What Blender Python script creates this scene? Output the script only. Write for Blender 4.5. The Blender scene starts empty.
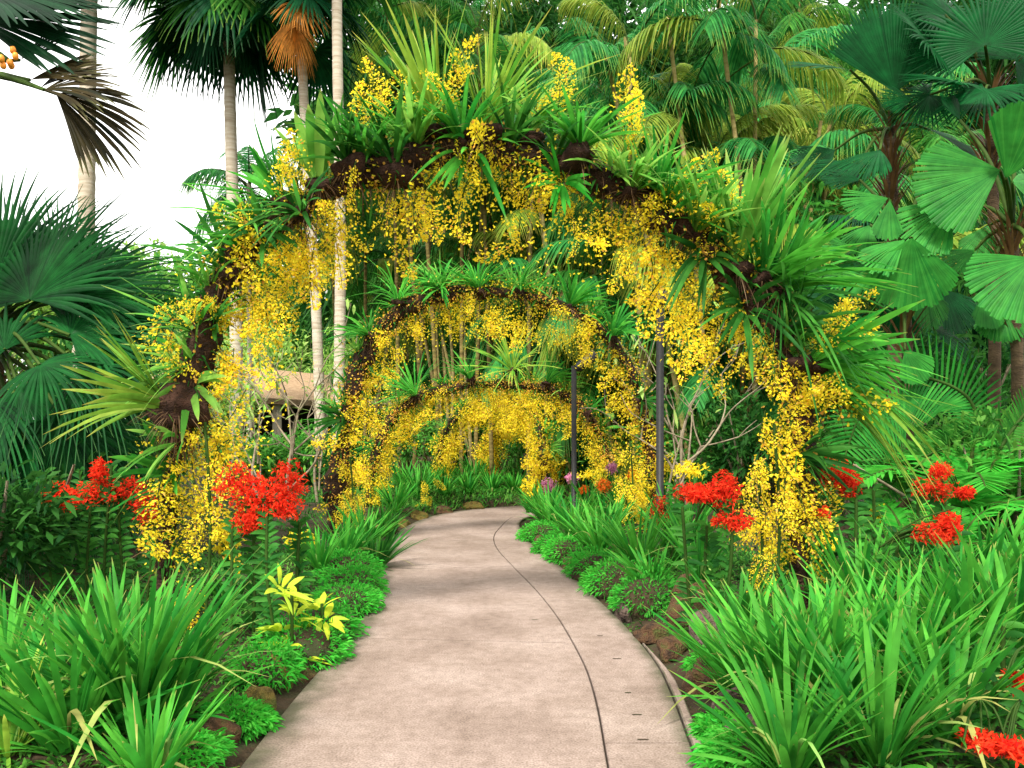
import bpy, math, numpy as np
from mathutils import Matrix, Vector
PI = math.pi
# ------------------------------------------------------------------ camera, sky, sun, exposure
S = bpy.context.scene
C = S.collection
F, HZ, CAMZ = 800.0, 430.0, 1.6          # focal length in pixels, horizon row, eye height
cd = bpy.data.cameras.new('camera'); cam = bpy.data.objects.new('camera', cd); C.objects.link(cam)
cd.sensor_width = 36; cd.lens = 36 * F / 1024; cd.shift_y = (HZ - 384) / 1024
cd.clip_start = 0.05; cd.clip_end = 2000
cam.location = (0, 0, CAMZ); cam.rotation_euler = (PI / 2, 0, 0)
S.camera = cam
SUN_EL, SUN_AZ = math.radians(52), math.radians(200)   # azimuth clockwise from +Y: behind the camera, a little left
w = bpy.data.worlds.new('World'); S.world = w; w.use_nodes = True
nt = w.node_tree; bg = nt.nodes['Background']
sky = nt.nodes.new('ShaderNodeTexSky'); sky.sky_type = 'NISHITA'; sky.sun_disc = False
sky.sun_elevation = SUN_EL; sky.sun_rotation = SUN_AZ; sky.dust_density = 3; sky.air_density = 1
ovc = nt.nodes.new('ShaderNodeMixRGB'); ovc.inputs['Fac'].default_value = 0.88     # overcast: a white cloud deck over the blue
ovc.inputs['Color2'].default_value = (11.5, 11.3, 10.9, 1)
nt.links.new(sky.outputs[0], ovc.inputs['Color1']); nt.links.new(ovc.outputs[0], bg.inputs['Color'])
bg.inputs['Strength'].default_value = 0.104
sd = bpy.data.lights.new('sun', 'SUN'); sd.energy = 2.8; sd.angle = math.radians(9); sd.color = (1, .95, .86)
sun = bpy.data.objects.new('sun', sd); C.objects.link(sun)
sv = Vector((math.sin(SUN_AZ) * math.cos(SUN_EL), math.cos(SUN_AZ) * math.cos(SUN_EL), math.sin(SUN_EL)))
sun.rotation_euler = sv.to_track_quat('Z', 'Y').to_euler(); sun.location = (0, 0, 40)
S.view_settings.view_transform = 'Standard'; S.view_settings.look = 'None'; S.view_settings.gamma = 1
S.view_settings.use_curve_mapping = False; S.view_settings.exposure = 1.28
S.render.engine = 'CYCLES'
cy = S.cycles; cy.max_bounces = 6; cy.diffuse_bounces = 4; cy.glossy_bounces = 2; cy.transmission_bounces = 3
cy.transparent_max_bounces = 4; cy.use_denoising = True; cy.caustics_reflective = False; cy.caustics_refractive = False
cy.sample_clamp_indirect = 4

# ------------------------------------------------------------------ helpers
def rng(seed): return np.random.default_rng(seed)
def V(*a): return np.array(a, float)
def unit(a):
    a = np.asarray(a, float); return a / np.maximum(np.linalg.norm(a, axis=-1, keepdims=True), 1e-9)
def P(px, py, Y): return V((px - 512) * Y / F, Y, CAMZ + (HZ - py) * Y / F)

class MB:
    """collects quads and links them as one mesh object"""
    def __init__(s): s.v, s.q, s.a, s.t, s.m, s.n = [], [], [], [], [], 0
    def add(s, v, q, var=None, t=None, m=0):
        v = np.asarray(v, float).reshape(-1, 3); q = np.asarray(q, int).reshape(-1, 4)
        s.v.append(v); s.q.append(q + s.n); s.n += len(v)
        s.a.append(np.zeros(len(v)) if var is None else np.broadcast_to(var, (len(v),)))
        s.t.append(np.zeros(len(v)) if t is None else np.broadcast_to(t, (len(v),)))
        s.m.append(np.broadcast_to(m, (len(q),)))
        return s
    def mesh(s, name, mats, smooth=True):
        v = np.concatenate(s.v); q = np.concatenate(s.q); m = np.concatenate(s.m)
        me = bpy.data.meshes.new(name); nq = len(q)
        me.vertices.add(len(v)); me.vertices.foreach_set('co', v.astype('f').ravel())
        me.loops.add(nq * 4); me.loops.foreach_set('vertex_index', q.astype('i').ravel())
        me.polygons.add(nq); me.polygons.foreach_set('loop_start', np.arange(0, nq * 4, 4, dtype='i'))
        me.polygons.foreach_set('material_index', m.astype('i'))
        me.polygons.foreach_set('use_smooth', np.full(nq, smooth))
        for nm, arr in (('var', s.a), ('t', s.t)):
            at = me.attributes.new(nm, 'FLOAT', 'POINT'); at.data.foreach_set('value', np.concatenate(arr).astype('f'))
        for x in (mats if isinstance(mats, (list, tuple)) else [mats]): me.materials.append(x)
        me.update(calc_edges=True)
        return me
    def build(s, name, mats, parent=None, smooth=True):
        return put(name, s.mesh(name, mats, smooth), parent)
def put(name, me, parent=None, loc=None, rot=None, sc=None):
    o = bpy.data.objects.new(name, me); C.objects.link(o)
    if parent: o.parent = parent
    if loc is not None: o.location = tuple(loc)
    if rot is not None: o.rotation_euler = rot
    if sc is not None: o.scale = (sc,) * 3 if np.isscalar(sc) else tuple(sc)
    return o
def tag(o, label, cat, group=None):
    o['label'] = label; o['category'] = cat
    if group: o['group'] = group
    return o
def thing(name, label, cat, loc=(0, 0, 0), group=None):
    o = put(name, None, loc=loc); o.empty_display_size = .2
    return tag(o, label, cat, group)
def kind(o, k): o['kind'] = k; return o

def lerp(a, xs): return np.interp(xs, np.linspace(0, 1, len(a)), a)
STRAP = (.55, .85, 1, 1, .92, .7, .05); LEAF = (.25, .8, 1, .8, .06); NEEDLE = (.7, 1, .7, .08); DIAM = (.12, 1, .1); BLOOM = (.3, 1, .7)
def ribbons(mb, base, d0, side, L, W, bend=None, prof=LEAF, nseg=4, fold=0., pw=2., m=0, var=None, r=None):
    """many leaf blades at once: base, direction, side vector, length, width, bend vector"""
    base = np.asarray(base, float).reshape(-1, 3); B = len(base)
    d0 = unit(np.broadcast_to(d0, (B, 3))); side = np.broadcast_to(side, (B, 3))
    side = unit(side - d0 * (side * d0).sum(1, keepdims=True))
    L = np.broadcast_to(L, (B,)); W = np.broadcast_to(W, (B,))
    bend = np.zeros((B, 3)) if bend is None else np.broadcast_to(bend, (B, 3))
    ts = np.linspace(0, 1, nseg + 1); T = ts[None, :, None]
    p = base[:, None] + L[:, None, None] * (d0[:, None] * T + bend[:, None] * T ** pw)
    hw = .5 * W[:, None] * lerp(prof, ts)[None]
    nrm = unit(np.cross(side, d0))[:, None]
    k = 3 if fold else 2
    vv = np.empty((B, nseg + 1, k, 3))
    vv[:, :, 0] = p - side[:, None] * hw[..., None]; vv[:, :, -1] = p + side[:, None] * hw[..., None]
    if fold: vv[:, :, 1] = p - nrm * (hw * fold)[..., None]
    idx = np.arange(B * (nseg + 1) * k).reshape(B, nseg + 1, k)
    q = np.stack([idx[:, :-1, :-1], idx[:, :-1, 1:], idx[:, 1:, 1:], idx[:, 1:, :-1]], -1)
    if var is None: var = (r or rng(B)).random(B)
    va = np.repeat(np.broadcast_to(var, (B,)), (nseg + 1) * k); tt = np.tile(np.repeat(ts, k), B)
    mb.add(vv, q, va, tt, m)
    return p
def tube(mb, pts, rad, ns=7, m=0, noise=0., r=None, var=0.):
    pts = np.asarray(pts, float); n = len(pts); rad = np.broadcast_to(rad, (n,)).astype(float)
    tan = unit(np.gradient(pts, axis=0)); ref = V(.31, .17, .93) if abs(tan[0, 2]) < .8 else V(.9, .3, .1)
    u = unit(np.cross(tan, ref)); v = np.cross(tan, u)
    a = np.linspace(0, 2 * PI, ns, endpoint=False)
    R = rad[:, None] * (1 + (noise * (r or rng(1)).normal(size=(n, ns)) if noise else 0))
    X = pts[:, None] + R[..., None] * (u[:, None] * np.cos(a)[None, :, None] + v[:, None] * np.sin(a)[None, :, None])
    idx = np.arange(n * ns).reshape(n, ns); nx = np.roll(idx, -1, 1)
    q = np.stack([idx[:-1], nx[:-1], nx[1:], idx[1:]], -1)
    t = np.repeat(np.linspace(0, 1, n), ns)
    mb.add(X, q, var, t, m)
    for e, o in ((0, 1), (-1, -1)):              # caps
        c = X[e].mean(0); ring = X[e]; vv = np.concatenate([ring, c[None]])
        mb.add(vv, [[(i + 1) % ns, i, ns, ns] if o > 0 else [i, (i + 1) % ns, ns, ns] for i in range(0)] or np.zeros((0, 4), int), var, 0, m)
def spline(pts, n):
    pts = np.asarray(pts, float); d = np.r_[0, np.cumsum(np.linalg.norm(np.diff(pts, axis=0), axis=1))]
    s = np.linspace(0, d[-1], n); m = np.gradient(pts, d, axis=0)
    i = np.clip(np.searchsorted(d, s) - 1, 0, len(d) - 2); h = (d[i + 1] - d[i])[:, None]; u = ((s - d[i])[:, None]) / h
    return ((2*u**3-3*u**2+1)*pts[i] + (u**3-2*u**2+u)*h*m[i] + (-2*u**3+3*u**2)*pts[i+1] + (u**3-u**2)*h*m[i+1])
def blob(mb, c, s, r, amp=.18, n=10, m=0, var=0.):
    """an uneven boulder-like lump"""
    th = np.linspace(0.02, PI - .02, n); ph = np.linspace(0, 2 * PI, 2 * n, endpoint=False)
    d = np.stack([np.sin(th)[:, None] * np.cos(ph), np.sin(th)[:, None] * np.sin(ph), np.cos(th)[:, None] + 0 * ph], -1)
    k = unit(r.normal(size=(7, 3))); R = 1 + amp * sum(np.cos(2.2 * (i * .35 + 1) * (d @ k[i]) + i) / (1 + .5 * i) for i in range(7)) / 2
    v = c + d * R[..., None] * np.asarray(s); idx = np.arange(n * 2 * n).reshape(n, 2 * n); nx = np.roll(idx, -1, 1)
    mb.add(v, np.stack([idx[:-1], idx[1:], nx[1:], nx[:-1]], -1), var, 0, m)
def box(mb, lo, hi, m=0):
    x0, y0, z0 = lo; x1, y1, z1 = hi
    v = [(x0,y0,z0),(x1,y0,z0),(x1,y1,z0),(x0,y1,z0),(x0,y0,z1),(x1,y0,z1),(x1,y1,z1),(x0,y1,z1)]
    mb.add(v, [(0,3,2,1),(4,5,6,7),(0,1,5,4),(1,2,6,5),(2,3,7,6),(3,0,4,7)], m=m)

# ------------------------------------------------------------------ materials
def lin(*c): return tuple(((x / 255) / 12.92 if x / 255 <= .04045 else ((x / 255 + .055) / 1.055) ** 2.4) for x in c)
def leaf_mat(name, a, b, tip=None, rough=.5, trans=.46, spec=.08, tipstart=.8, mottle=1.):
    M = bpy.data.materials.new(name); M.use_nodes = True; n = M.node_tree.nodes; l = M.node_tree.links
    n.clear(); out = n.new('ShaderNodeOutputMaterial')
    at = n.new('ShaderNodeAttribute'); at.attribute_name = 'var'
    oi = n.new('ShaderNodeObjectInfo')
    mix = n.new('ShaderNodeMixRGB'); mix.inputs['Color1'].default_value = (*a, 1); mix.inputs['Color2'].default_value = (*b, 1)
    l.new(at.outputs['Fac'], mix.inputs['Fac']); col = mix.outputs[0]
    if tip:
        t = n.new('ShaderNodeAttribute'); t.attribute_name = 't'
        mr = n.new('ShaderNodeMapRange'); mr.inputs['From Min'].default_value = tipstart
        l.new(t.outputs['Fac'], mr.inputs['Value'])
        mt = n.new('ShaderNodeMixRGB'); mt.inputs['Color2'].default_value = (*tip, 1)
        l.new(mr.outputs[0], mt.inputs['Fac']); l.new(col, mt.inputs['Color1']); col = mt.outputs[0]
    gc = n.new('ShaderNodeTexCoord'); gn = n.new('ShaderNodeTexNoise'); gn.inputs['Scale'].default_value = 7; gn.inputs['Detail'].default_value = 3
    l.new(gc.outputs['Object'], gn.inputs['Vector'])
    gr = n.new('ShaderNodeMapRange'); gr.inputs['From Min'].default_value = .3; gr.inputs['From Max'].default_value = .7; gr.inputs['To Min'].default_value = .68; gr.inputs['To Max'].default_value = 1.25
    l.new(gn.outputs['Fac'], gr.inputs['Value'])
    gm = n.new('ShaderNodeMixRGB'); gm.blend_type = 'MULTIPLY'; gm.inputs['Fac'].default_value = mottle; l.new(col, gm.inputs['Color1']); l.new(gr.outputs[0], gm.inputs['Color2']); col = gm.outputs[0]
    hs = n.new('ShaderNodeHueSaturation')
    mv = n.new('ShaderNodeMapRange'); mv.inputs['To Min'].default_value = .82; mv.inputs['To Max'].default_value = 1.18
    l.new(oi.outputs['Random'], mv.inputs['Value']); l.new(mv.outputs[0], hs.inputs['Value']); l.new(col, hs.inputs['Color']); col = hs.outputs[0]
    p = n.new('ShaderNodeBsdfPrincipled'); p.inputs['Roughness'].default_value = rough; p.inputs['Specular IOR Level'].default_value = spec
    tr = n.new('ShaderNodeBsdfTranslucent'); ms = n.new('ShaderNodeMixShader'); ms.inputs['Fac'].default_value = trans
    l.new(col, p.inputs['Base Color']); l.new(col, tr.inputs['Color'])
    l.new(p.outputs[0], ms.inputs[1]); l.new(tr.outputs[0], ms.inputs[2]); l.new(ms.outputs[0], out.inputs['Surface'])
    return M
def rough_mat(name, cols, scale=8., bump=.4, rough=.9, coord='Object', detail=6, dist=.02, stretch=None):
    M = bpy.data.materials.new(name); M.use_nodes = True; n = M.node_tree.nodes; l = M.node_tree.links
    p = n['Principled BSDF']; p.inputs['Roughness'].default_value = rough; p.inputs['Specular IOR Level'].default_value = .25
    tc = n.new('ShaderNodeTexCoord'); src = tc.outputs[coord]
    if stretch:
        mp = n.new('ShaderNodeMapping'); mp.inputs['Scale'].default_value = stretch; l.new(src, mp.inputs[0]); src = mp.outputs[0]
    no = n.new('ShaderNodeTexNoise'); no.inputs['Scale'].default_value = scale; no.inputs['Detail'].default_value = detail
    l.new(src, no.inputs['Vector'])
    cr = n.new('ShaderNodeValToRGB'); e = cr.color_ramp.elements
    while len(e) < len(cols): e.new(.5)
    for i, c in enumerate(cols): e[i].position = .28 + .44 * i / max(1, len(cols) - 1); e[i].color = (*c, 1)
    l.new(no.outputs['Fac'], cr.inputs[0]); l.new(cr.outputs[0], p.inputs['Base Color'])
    n2 = n.new('ShaderNodeTexNoise'); n2.inputs['Scale'].default_value = scale * 5; n2.inputs['Detail'].default_value = 5
    l.new(src, n2.inputs['Vector'])
    b = n.new('ShaderNodeBump'); b.inputs['Strength'].default_value = bump; b.inputs['Distance'].default_value = dist
    l.new(n2.outputs['Fac'], b.inputs['Height']); l.new(b.outputs[0], p.inputs['Normal'])
    return M
M = {}
M['strap'] = leaf_mat('strap_leaf', (.018, .20, .022), (.10, .41, .042), (.34, .32, .08), tipstart=.93)
M['strap_dark'] = leaf_mat('strap_leaf_dark', (.014, .10, .016), (.06, .24, .03))
M['strap_yellow'] = leaf_mat('strap_leaf_olive', (.09, .31, .03), (.30, .43, .05), (.44, .40, .08), tipstart=.8)
M['strap_light'] = leaf_mat('strap_leaf_light', (.06, .30, .03), (.22, .44, .07), (.34, .42, .10), tipstart=.85)
M['withered'] = leaf_mat('withered_leaf', (.22, .44, .10), (.42, .42, .12))
M['fern'] = leaf_mat('fern_leaf', (.03, .40, .03), (.10, .45, .05))
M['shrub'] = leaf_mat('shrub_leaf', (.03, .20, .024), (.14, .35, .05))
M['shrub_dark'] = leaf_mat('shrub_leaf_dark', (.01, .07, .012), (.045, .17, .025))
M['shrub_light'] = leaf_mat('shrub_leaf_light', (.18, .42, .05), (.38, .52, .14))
M['shrub_fresh'] = leaf_mat('shrub_leaf_fresh', (.06, .30, .035), (.16, .44, .07))
M['lime'] = leaf_mat('lime_leaf', (.55, .62, .04), (.38, .56, .05))
M['palm_dark'] = leaf_mat('palm_leaf_dark', (.003, .035, .012), (.006, .075, .022), (.03, .09, .03), trans=.25)
M['palm'] = leaf_mat('palm_leaf', (.016, .12, .016), (.07, .27, .034), (.18, .30, .05), tipstart=.85)
M['palm_left'] = leaf_mat('palm_leaf_deep', (.003, .045, .010), (.012, .13, .022), (.06, .16, .04), spec=.1, rough=.45, tipstart=.85)
M['palm_teal'] = leaf_mat('palm_leaf_teal', (.012, .14, .032), (.06, .31, .06), (.26, .36, .05), tipstart=.75)
M['palm_olive'] = leaf_mat('palm_leaf_olive', (.16, .28, .03), (.30, .38, .05), (.45, .36, .06))
M['palm_dead'] = leaf_mat('dead_palm_leaf', (.75, .30, .05), (.5, .22, .05))
M['licuala'] = leaf_mat('pleated_leaf', (.016, .17, .022), (.05, .28, .036), rough=.45, spec=.1)
M['licuala_shade'] = leaf_mat('pleated_leaf_shade', (.002, .055, .012), (.006, .10, .022), rough=.45, spec=.1)  # darker copy of the pleated leaf, canopy shade put into its colour
M['brown_palm'] = leaf_mat('bronze_leaf', (.006, .009, .003), (.035, .024, .006), (.07, .07, .02), trans=.22)
M['palm_shade'] = leaf_mat('palm_leaf_shaded', (.002, .018, .006), (.005, .04, .012), trans=.3)  # backlit darkness against the sky put into the leaf colour
M['yellow'] = leaf_mat('yellow_petal', (.93, .82, .055), (.93, .70, .03), rough=.7, spec=.05, mottle=.15, trans=.45)
M['tan_yellow'] = leaf_mat('pale_petal', (.90, .62, .14), (.78, .36, .05), rough=.7, spec=.05, mottle=.15, trans=.45)
M['red'] = leaf_mat('red_petal', (.58, .012, .010), (.92, .075, .022), rough=.7, spec=.05, mottle=.15, trans=.45)
M['orange'] = leaf_mat('orange_petal', (.85, .16, .01), (.85, .25, .03), rough=.6)
M['pink'] = leaf_mat('pink_petal', (.62, .20, .38), (.75, .36, .5), rough=.6)
M['stem'] = leaf_mat('green_stem', (.05, .11, .02), (.10, .14, .03))
M['bark'] = rough_mat('mossy_bark', [(.012, .006, .003), (.035, .017, .009), (.07, .035, .02)], 9, .9, dist=.05)
M['pot'] = rough_mat('root_ball_fibre', [(.02, .009, .005), (.06, .025, .014)], 14, 1, dist=.03)
M['root'] = leaf_mat('aerial_root', (.16, .10, .05), (.07, .035, .015), trans=.05)
M['trunk'] = rough_mat('palm_trunk_grey', [(.28, .22, .15), (.42, .36, .27), (.5, .45, .36)], 2, .5, stretch=(1, 1, 9), dist=.03)
M['trunk_brown'] = rough_mat('palm_trunk_brown', [(.05, .032, .017), (.12, .078, .042)], 6, .8, stretch=(1, 1, 3), dist=.03)
M['cane'] = rough_mat('palm_cane', [(.05, .04, .012), (.14, .105, .03), (.24, .18, .06)], 3, .3, stretch=(1, 1, 4))
M['cane_pale'] = rough_mat('pale_cane', [(.16, .12, .04), (.32, .25, .09), (.44, .36, .16)], 3, .3, stretch=(1, 1, 4))
M['branch'] = rough_mat('grey_branch', [(.13, .10, .06), (.30, .25, .17)], 12, .4)
M['fibre'] = leaf_mat('trunk_fibre', (.22, .12, .05), (.10, .055, .022), trans=.1)
M['rock'] = rough_mat('edging_rock', [(.035, .022, .018), (.11, .075, .06), (.22, .16, .13)], 9, 1, dist=.05)
M['rock_moss'] = rough_mat('mossy_rock', [(.025, .016, .01), (.10, .05, .022), (.05, .09, .015)], 12, 1, dist=.05)
M['rock_olive'] = rough_mat('lichen_rock', [(.04, .03, .008), (.17, .12, .025), (.06, .09, .015)], 12, 1, dist=.05)
M['soil'] = rough_mat('soil', [(.012, .010, .004), (.04, .025, .012), (.02, .045, .012)], 3, 1, dist=.05)
M['black'] = rough_mat('black_painted_steel', [(.012, .012, .012), (.02, .02, .02)], 20, .1, rough=.5)
M['tan'] = rough_mat('tan_roof', [(.26, .16, .09), (.36, .24, .14), (.42, .29, .18)], 5, .8, stretch=(1, 1, 6), dist=.05)
M['cream'] = rough_mat('cream_pillar', [(.55, .48, .36), (.66, .6, .48)], 4, .2)
M['shade'] = rough_mat('roof_shade_wall', [(.02, .02, .012), (.035, .03, .02)], 4, .2)  # near-black colour stands for the shade under the pavilion roof
M['fruit'] = rough_mat('orange_fruit', [(.7, .2, .02), (.8, .32, .04)], 4, .1, rough=.4)

def path_mat():
    m = rough_mat('pink_concrete', [(.195, .148, .126), (.245, .190, .164), (.29, .231, .203)], 1.3, .35, rough=.95, detail=9, dist=.006)
    n = m.node_tree.nodes; l = m.node_tree.links; p = n['Principled BSDF']
    cur = p.inputs['Base Color'].links[0].from_socket
    tc = n.new('ShaderNodeTexCoord')
    for sc, lo, hi, fac in ((90, (.5, .46, .43), (1.14, 1.14, 1.14), .85), (14, (.78, .76, .74), (1.08, 1.08, 1.08), .8), (2.6, (.91, .895, .87), (1.05, 1.05, 1.05), .9), (.5, (.90, .885, .86), (1.06, 1.06, 1.06), 1)):
        g = n.new('ShaderNodeTexNoise'); g.inputs['Scale'].default_value = sc; g.inputs['Detail'].default_value = 4
        l.new(tc.outputs['Object'], g.inputs['Vector'])
        r_ = n.new('ShaderNodeValToRGB'); r_.color_ramp.elements[0].position = .3; r_.color_ramp.elements[1].position = .62
        r_.color_ramp.elements[0].color = (*lo, 1); r_.color_ramp.elements[1].color = (*hi, 1); l.new(g.outputs['Fac'], r_.inputs[0])
        x = n.new('ShaderNodeMixRGB'); x.blend_type = 'MULTIPLY'; x.inputs['Fac'].default_value = fac
        l.new(cur, x.inputs['Color1']); l.new(r_.outputs[0], x.inputs['Color2']); cur = x.outputs[0]
    at = n.new('ShaderNodeAttribute'); at.attribute_name = 'var'; g = n.new('ShaderNodeTexNoise'); g.inputs['Scale'].default_value = 6; g.inputs['Detail'].default_value = 6; l.new(tc.outputs['Object'], g.inputs['Vector'])
    mu = n.new('ShaderNodeMath'); mu.operation = 'MULTIPLY'; l.new(at.outputs['Fac'], mu.inputs[0]); l.new(g.outputs['Fac'], mu.inputs[1])
    mr = n.new('ShaderNodeMapRange'); mr.inputs['From Min'].default_value = .12; mr.inputs['From Max'].default_value = .5; mr.inputs['To Max'].default_value = .8; l.new(mu.outputs[0], mr.inputs['Value'])
    x = n.new('ShaderNodeMixRGB'); x.inputs['Color2'].default_value = (.045, .05, .022, 1); l.new(mr.outputs[0], x.inputs['Fac']); l.new(cur, x.inputs['Color1']); cur = x.outputs[0]
    l.new(cur, p.inputs['Base Color'])
    return m
M['path'] = path_mat()

# ------------------------------------------------------------------ setting: ground, path
PL = [(-1.05,-4),(-1.15,-1),(-1.22,1.5),(-1.288,3.0),(-1.29,3.787),(-1.304,4.92),(-1.25,6.1),(-1.29,7.53),(-1.53,9.14),(-1.84,11.6),(-1.76,13.76),(-1.39,15.4),(-.656,16.4),(.3,17.1),(2,17.7),(6,18.3),(12,18.6)]
PR = [(.62,-4),(.70,-1),(.80,1.5),(.86,3.0),(.876,3.787),(.98,4.92),(1.0,5.82),(.83,7.53),(.58,9.4),(.20,11.6),(.11,13.2),(.14,14.2),(.35,14.95),(.85,15.4),(2,15.7),(6,16.2),(12,16.4)]
PJ = [.78,.78,.79,.80,.805,.797,.77,.765,.735,.735,.84,.86,.8,.8,.8,.8,.8]
n_ = 400
pl = np.stack([np.interp(np.linspace(0, 16, n_), range(17), [p[k] for p in PL]) for k in (0, 1)], 1)
pr = np.stack([np.interp(np.linspace(0, 16, n_), range(17), [p[k] for p in PR]) for k in (0, 1)], 1)
pj = np.interp(np.linspace(0, 16, n_), range(17), PJ)
def sm(a, k=15):
    pad = np.concatenate([np.repeat(a[:1], k, 0), a, np.repeat(a[-1:], k, 0)])
    return np.stack([np.convolve(pad[:, i], np.ones(2*k+1)/(2*k+1), 'valid') for i in range(a.shape[1])], 1)
pl, pr = sm(pl), sm(pr); pj = sm(pj[:, None])[:, 0]
POLY = np.concatenate([pl, pr[::-1]])
def path_dist(x, y):
    """signed distance to the path outline (negative on it)"""
    pt = np.stack([np.ravel(x), np.ravel(y)], 1); a = POLY; b = np.roll(POLY, -1, 0); out = np.empty(len(pt))
    for i in range(0, len(pt), 4000):
        p = pt[i:i+4000, None]; ab = b - a; t = np.clip(((p - a) * ab).sum(2) / np.maximum((ab**2).sum(1), 1e-12), 0, 1)
        d = np.sqrt((((a + ab * t[..., None]) - p) ** 2).sum(2)).min(1)
        cr = ((a[:, 1] > p[..., 1]) != (b[:, 1] > p[..., 1])) & (p[..., 0] < ab[:, 0] * (p[..., 1] - a[:, 1]) / np.where(ab[:, 1] == 0, 1e-9, ab[:, 1]) + a[:, 0])
        out[i:i+4000] = np.where(cr.sum(1) % 2 == 1, -d, d)
    return out.reshape(np.shape(x))
def ground_z(x, y):
    d = path_dist(x, y); s = np.clip((d - .02) / .5, 0, 1); s2 = np.clip((d - .5) / 2.5, 0, 1)
    z = -.045 + .17 * s * s * (3 - 2 * s) + .16 * s2
    z = z + np.clip(d, 0, 1) * .04 * (np.sin(1.7 * x + .6 * y) + np.sin(2.9 * y - 1.1 * x))
    return z
def gz(x, y): return float(ground_z(np.array([x]), np.array([y]))[0])
def G(px, Y): x = (px - 512) * Y / F; return V(x, Y, gz(x, Y))
xs = np.r_[-600, -300, -150, -80, -50, -35, -25, np.arange(-18, 18.01, .25), 25, 35, 50, 80, 150, 300, 600]
ys = np.r_[-300, -100, -40, -15, np.arange(-6, 24.01, .25), 27, 31, 36, 42, 50, 65, 90, 150, 300, 700]
gx, gy = np.meshgrid(xs, ys, indexing='ij'); gzz = ground_z(gx, gy)
idx = np.arange(gx.size).reshape(gx.shape)
mb = MB(); mb.add(np.stack([gx, gy, gzz], -1), np.stack([idx[:-1, :-1], idx[1:, :-1], idx[1:, 1:], idx[:-1, 1:]], -1))
kind(mb.build('ground', M['soil']), 'structure')
# concrete slabs with real joints between them
mb = MB()
rows = np.arange(n_); cut = [int(np.argmin(abs(((pl + pr) / 2)[:, 1] - y))) for y in (1.4, 3.1, 6.05, 9.3, 11.6)] + [330]
def edge(fr): return pl + (pr - pl) * np.asarray(fr).reshape(-1, 1)
def slab(i0, i1, fa, fb, gap0=1, dirt=(0, 0)):
    A = edge(fa)[i0:i1 + 1]; B = edge(fb)[i0:i1 + 1]; k = len(A)
    if gap0: 
        t = unit(A[1] - A[0]) * .005; A = A.copy(); B = B.copy(); A[0] += t; B[0] += t; A[-1] -= t; B[-1] -= t
    ins = unit(B - A) * .006; A2 = A + ins; B2 = B - ins; fr = np.array([0, .012, .03, .07, .14, .3, .5, .7, .86, .93, .97, .988, 1.])
    z = lambda X, h: np.c_[X, np.full(k, h)]
    top = [z(A2 + (B2 - A2) * f, 0.) for f in fr]; ring = np.stack([z(A, -.06), z(A, -.006)] + top + [z(B, -.006), z(B, -.06)], 1); nc = ring.shape[1]
    dv = np.r_[dirt[0], dirt[0], dirt[0] * np.clip(1 - fr / .16, 0, 1) + dirt[1] * np.clip(1 - (1 - fr) / .25, 0, 1), dirt[1], dirt[1]]
    ii = np.arange(k * nc).reshape(k, nc)
    mb.add(ring, np.stack([ii[:-1, :-1], ii[:-1, 1:], ii[1:, 1:], ii[1:, :-1]], -1), np.tile(dv, k))
    for e in (0, -1):
        t_ = ring[e, 1:-1]; lo_ = t_.copy(); lo_[:, 2] = -.06; q_ = len(t_); mb.add(np.r_[t_, lo_], [[j, j + 1, q_ + j + 1, q_ + j] for j in range(q_ - 1)])
wid = np.linalg.norm(pr - pl, axis=1)
cl = [0] + cut + [n_ - 1]
cr = [0] + [int(np.argmin(abs(((pl + pr) / 2)[:, 1] - y))) for y in (2.2, 4.1, 7.5, 10.4, 12.6)] + [340, n_ - 1]
z0, jl, jr, o1 = np.zeros(n_), pj - .0025, pj + .0025, np.ones(n_)
for i0, i1 in zip(cl, cl[1:]): slab(i0, i1, z0, jl, dirt=(1, .25))
for i0, i1 in zip(cr, cr[1:]): slab(i0, i1, jr, o1, dirt=(.25, 1))
kind(mb.build('path', M['path'], smooth=False), 'structure')
# narrow concrete kerb with a drain groove on the right edge
mb = MB(); k0, k1 = int(np.argmin(abs(pr[:, 1] - .5))), int(np.argmin(abs(pr[:, 1] - 6.0)))
taper = np.clip((np.arange(n_) - k0) / 10, 0, 1) * np.clip((k1 + 6 - np.arange(n_)) / 25, 0.3, 1)
slab(k0, k1, 1 + 0.013 / wid, 1 + (.013 + .055 * taper) / wid, dirt=(.8, 1))
kind(mb.build('kerb', M['path'], smooth=False), 'structure')
# small dark weep slots cut along the right strip
mb = MB()
for px, py in ((617, 659), (628, 693), (637, 715), (643, 740), (535, 620), (600, 636)):
    Y = 1280 / (py - 430); x = (px - 512) * Y / F; wv = .022 + .008 * math.sin(px)
    mb.add([(x - wv, Y - .006, .004), (x + wv, Y - .004, .004), (x + wv, Y + .006, .004), (x - wv, Y + .006, .004)], [[0, 1, 2, 3]])
kind(mb.build('path_marks', M['soil']), 'structure')
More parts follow.
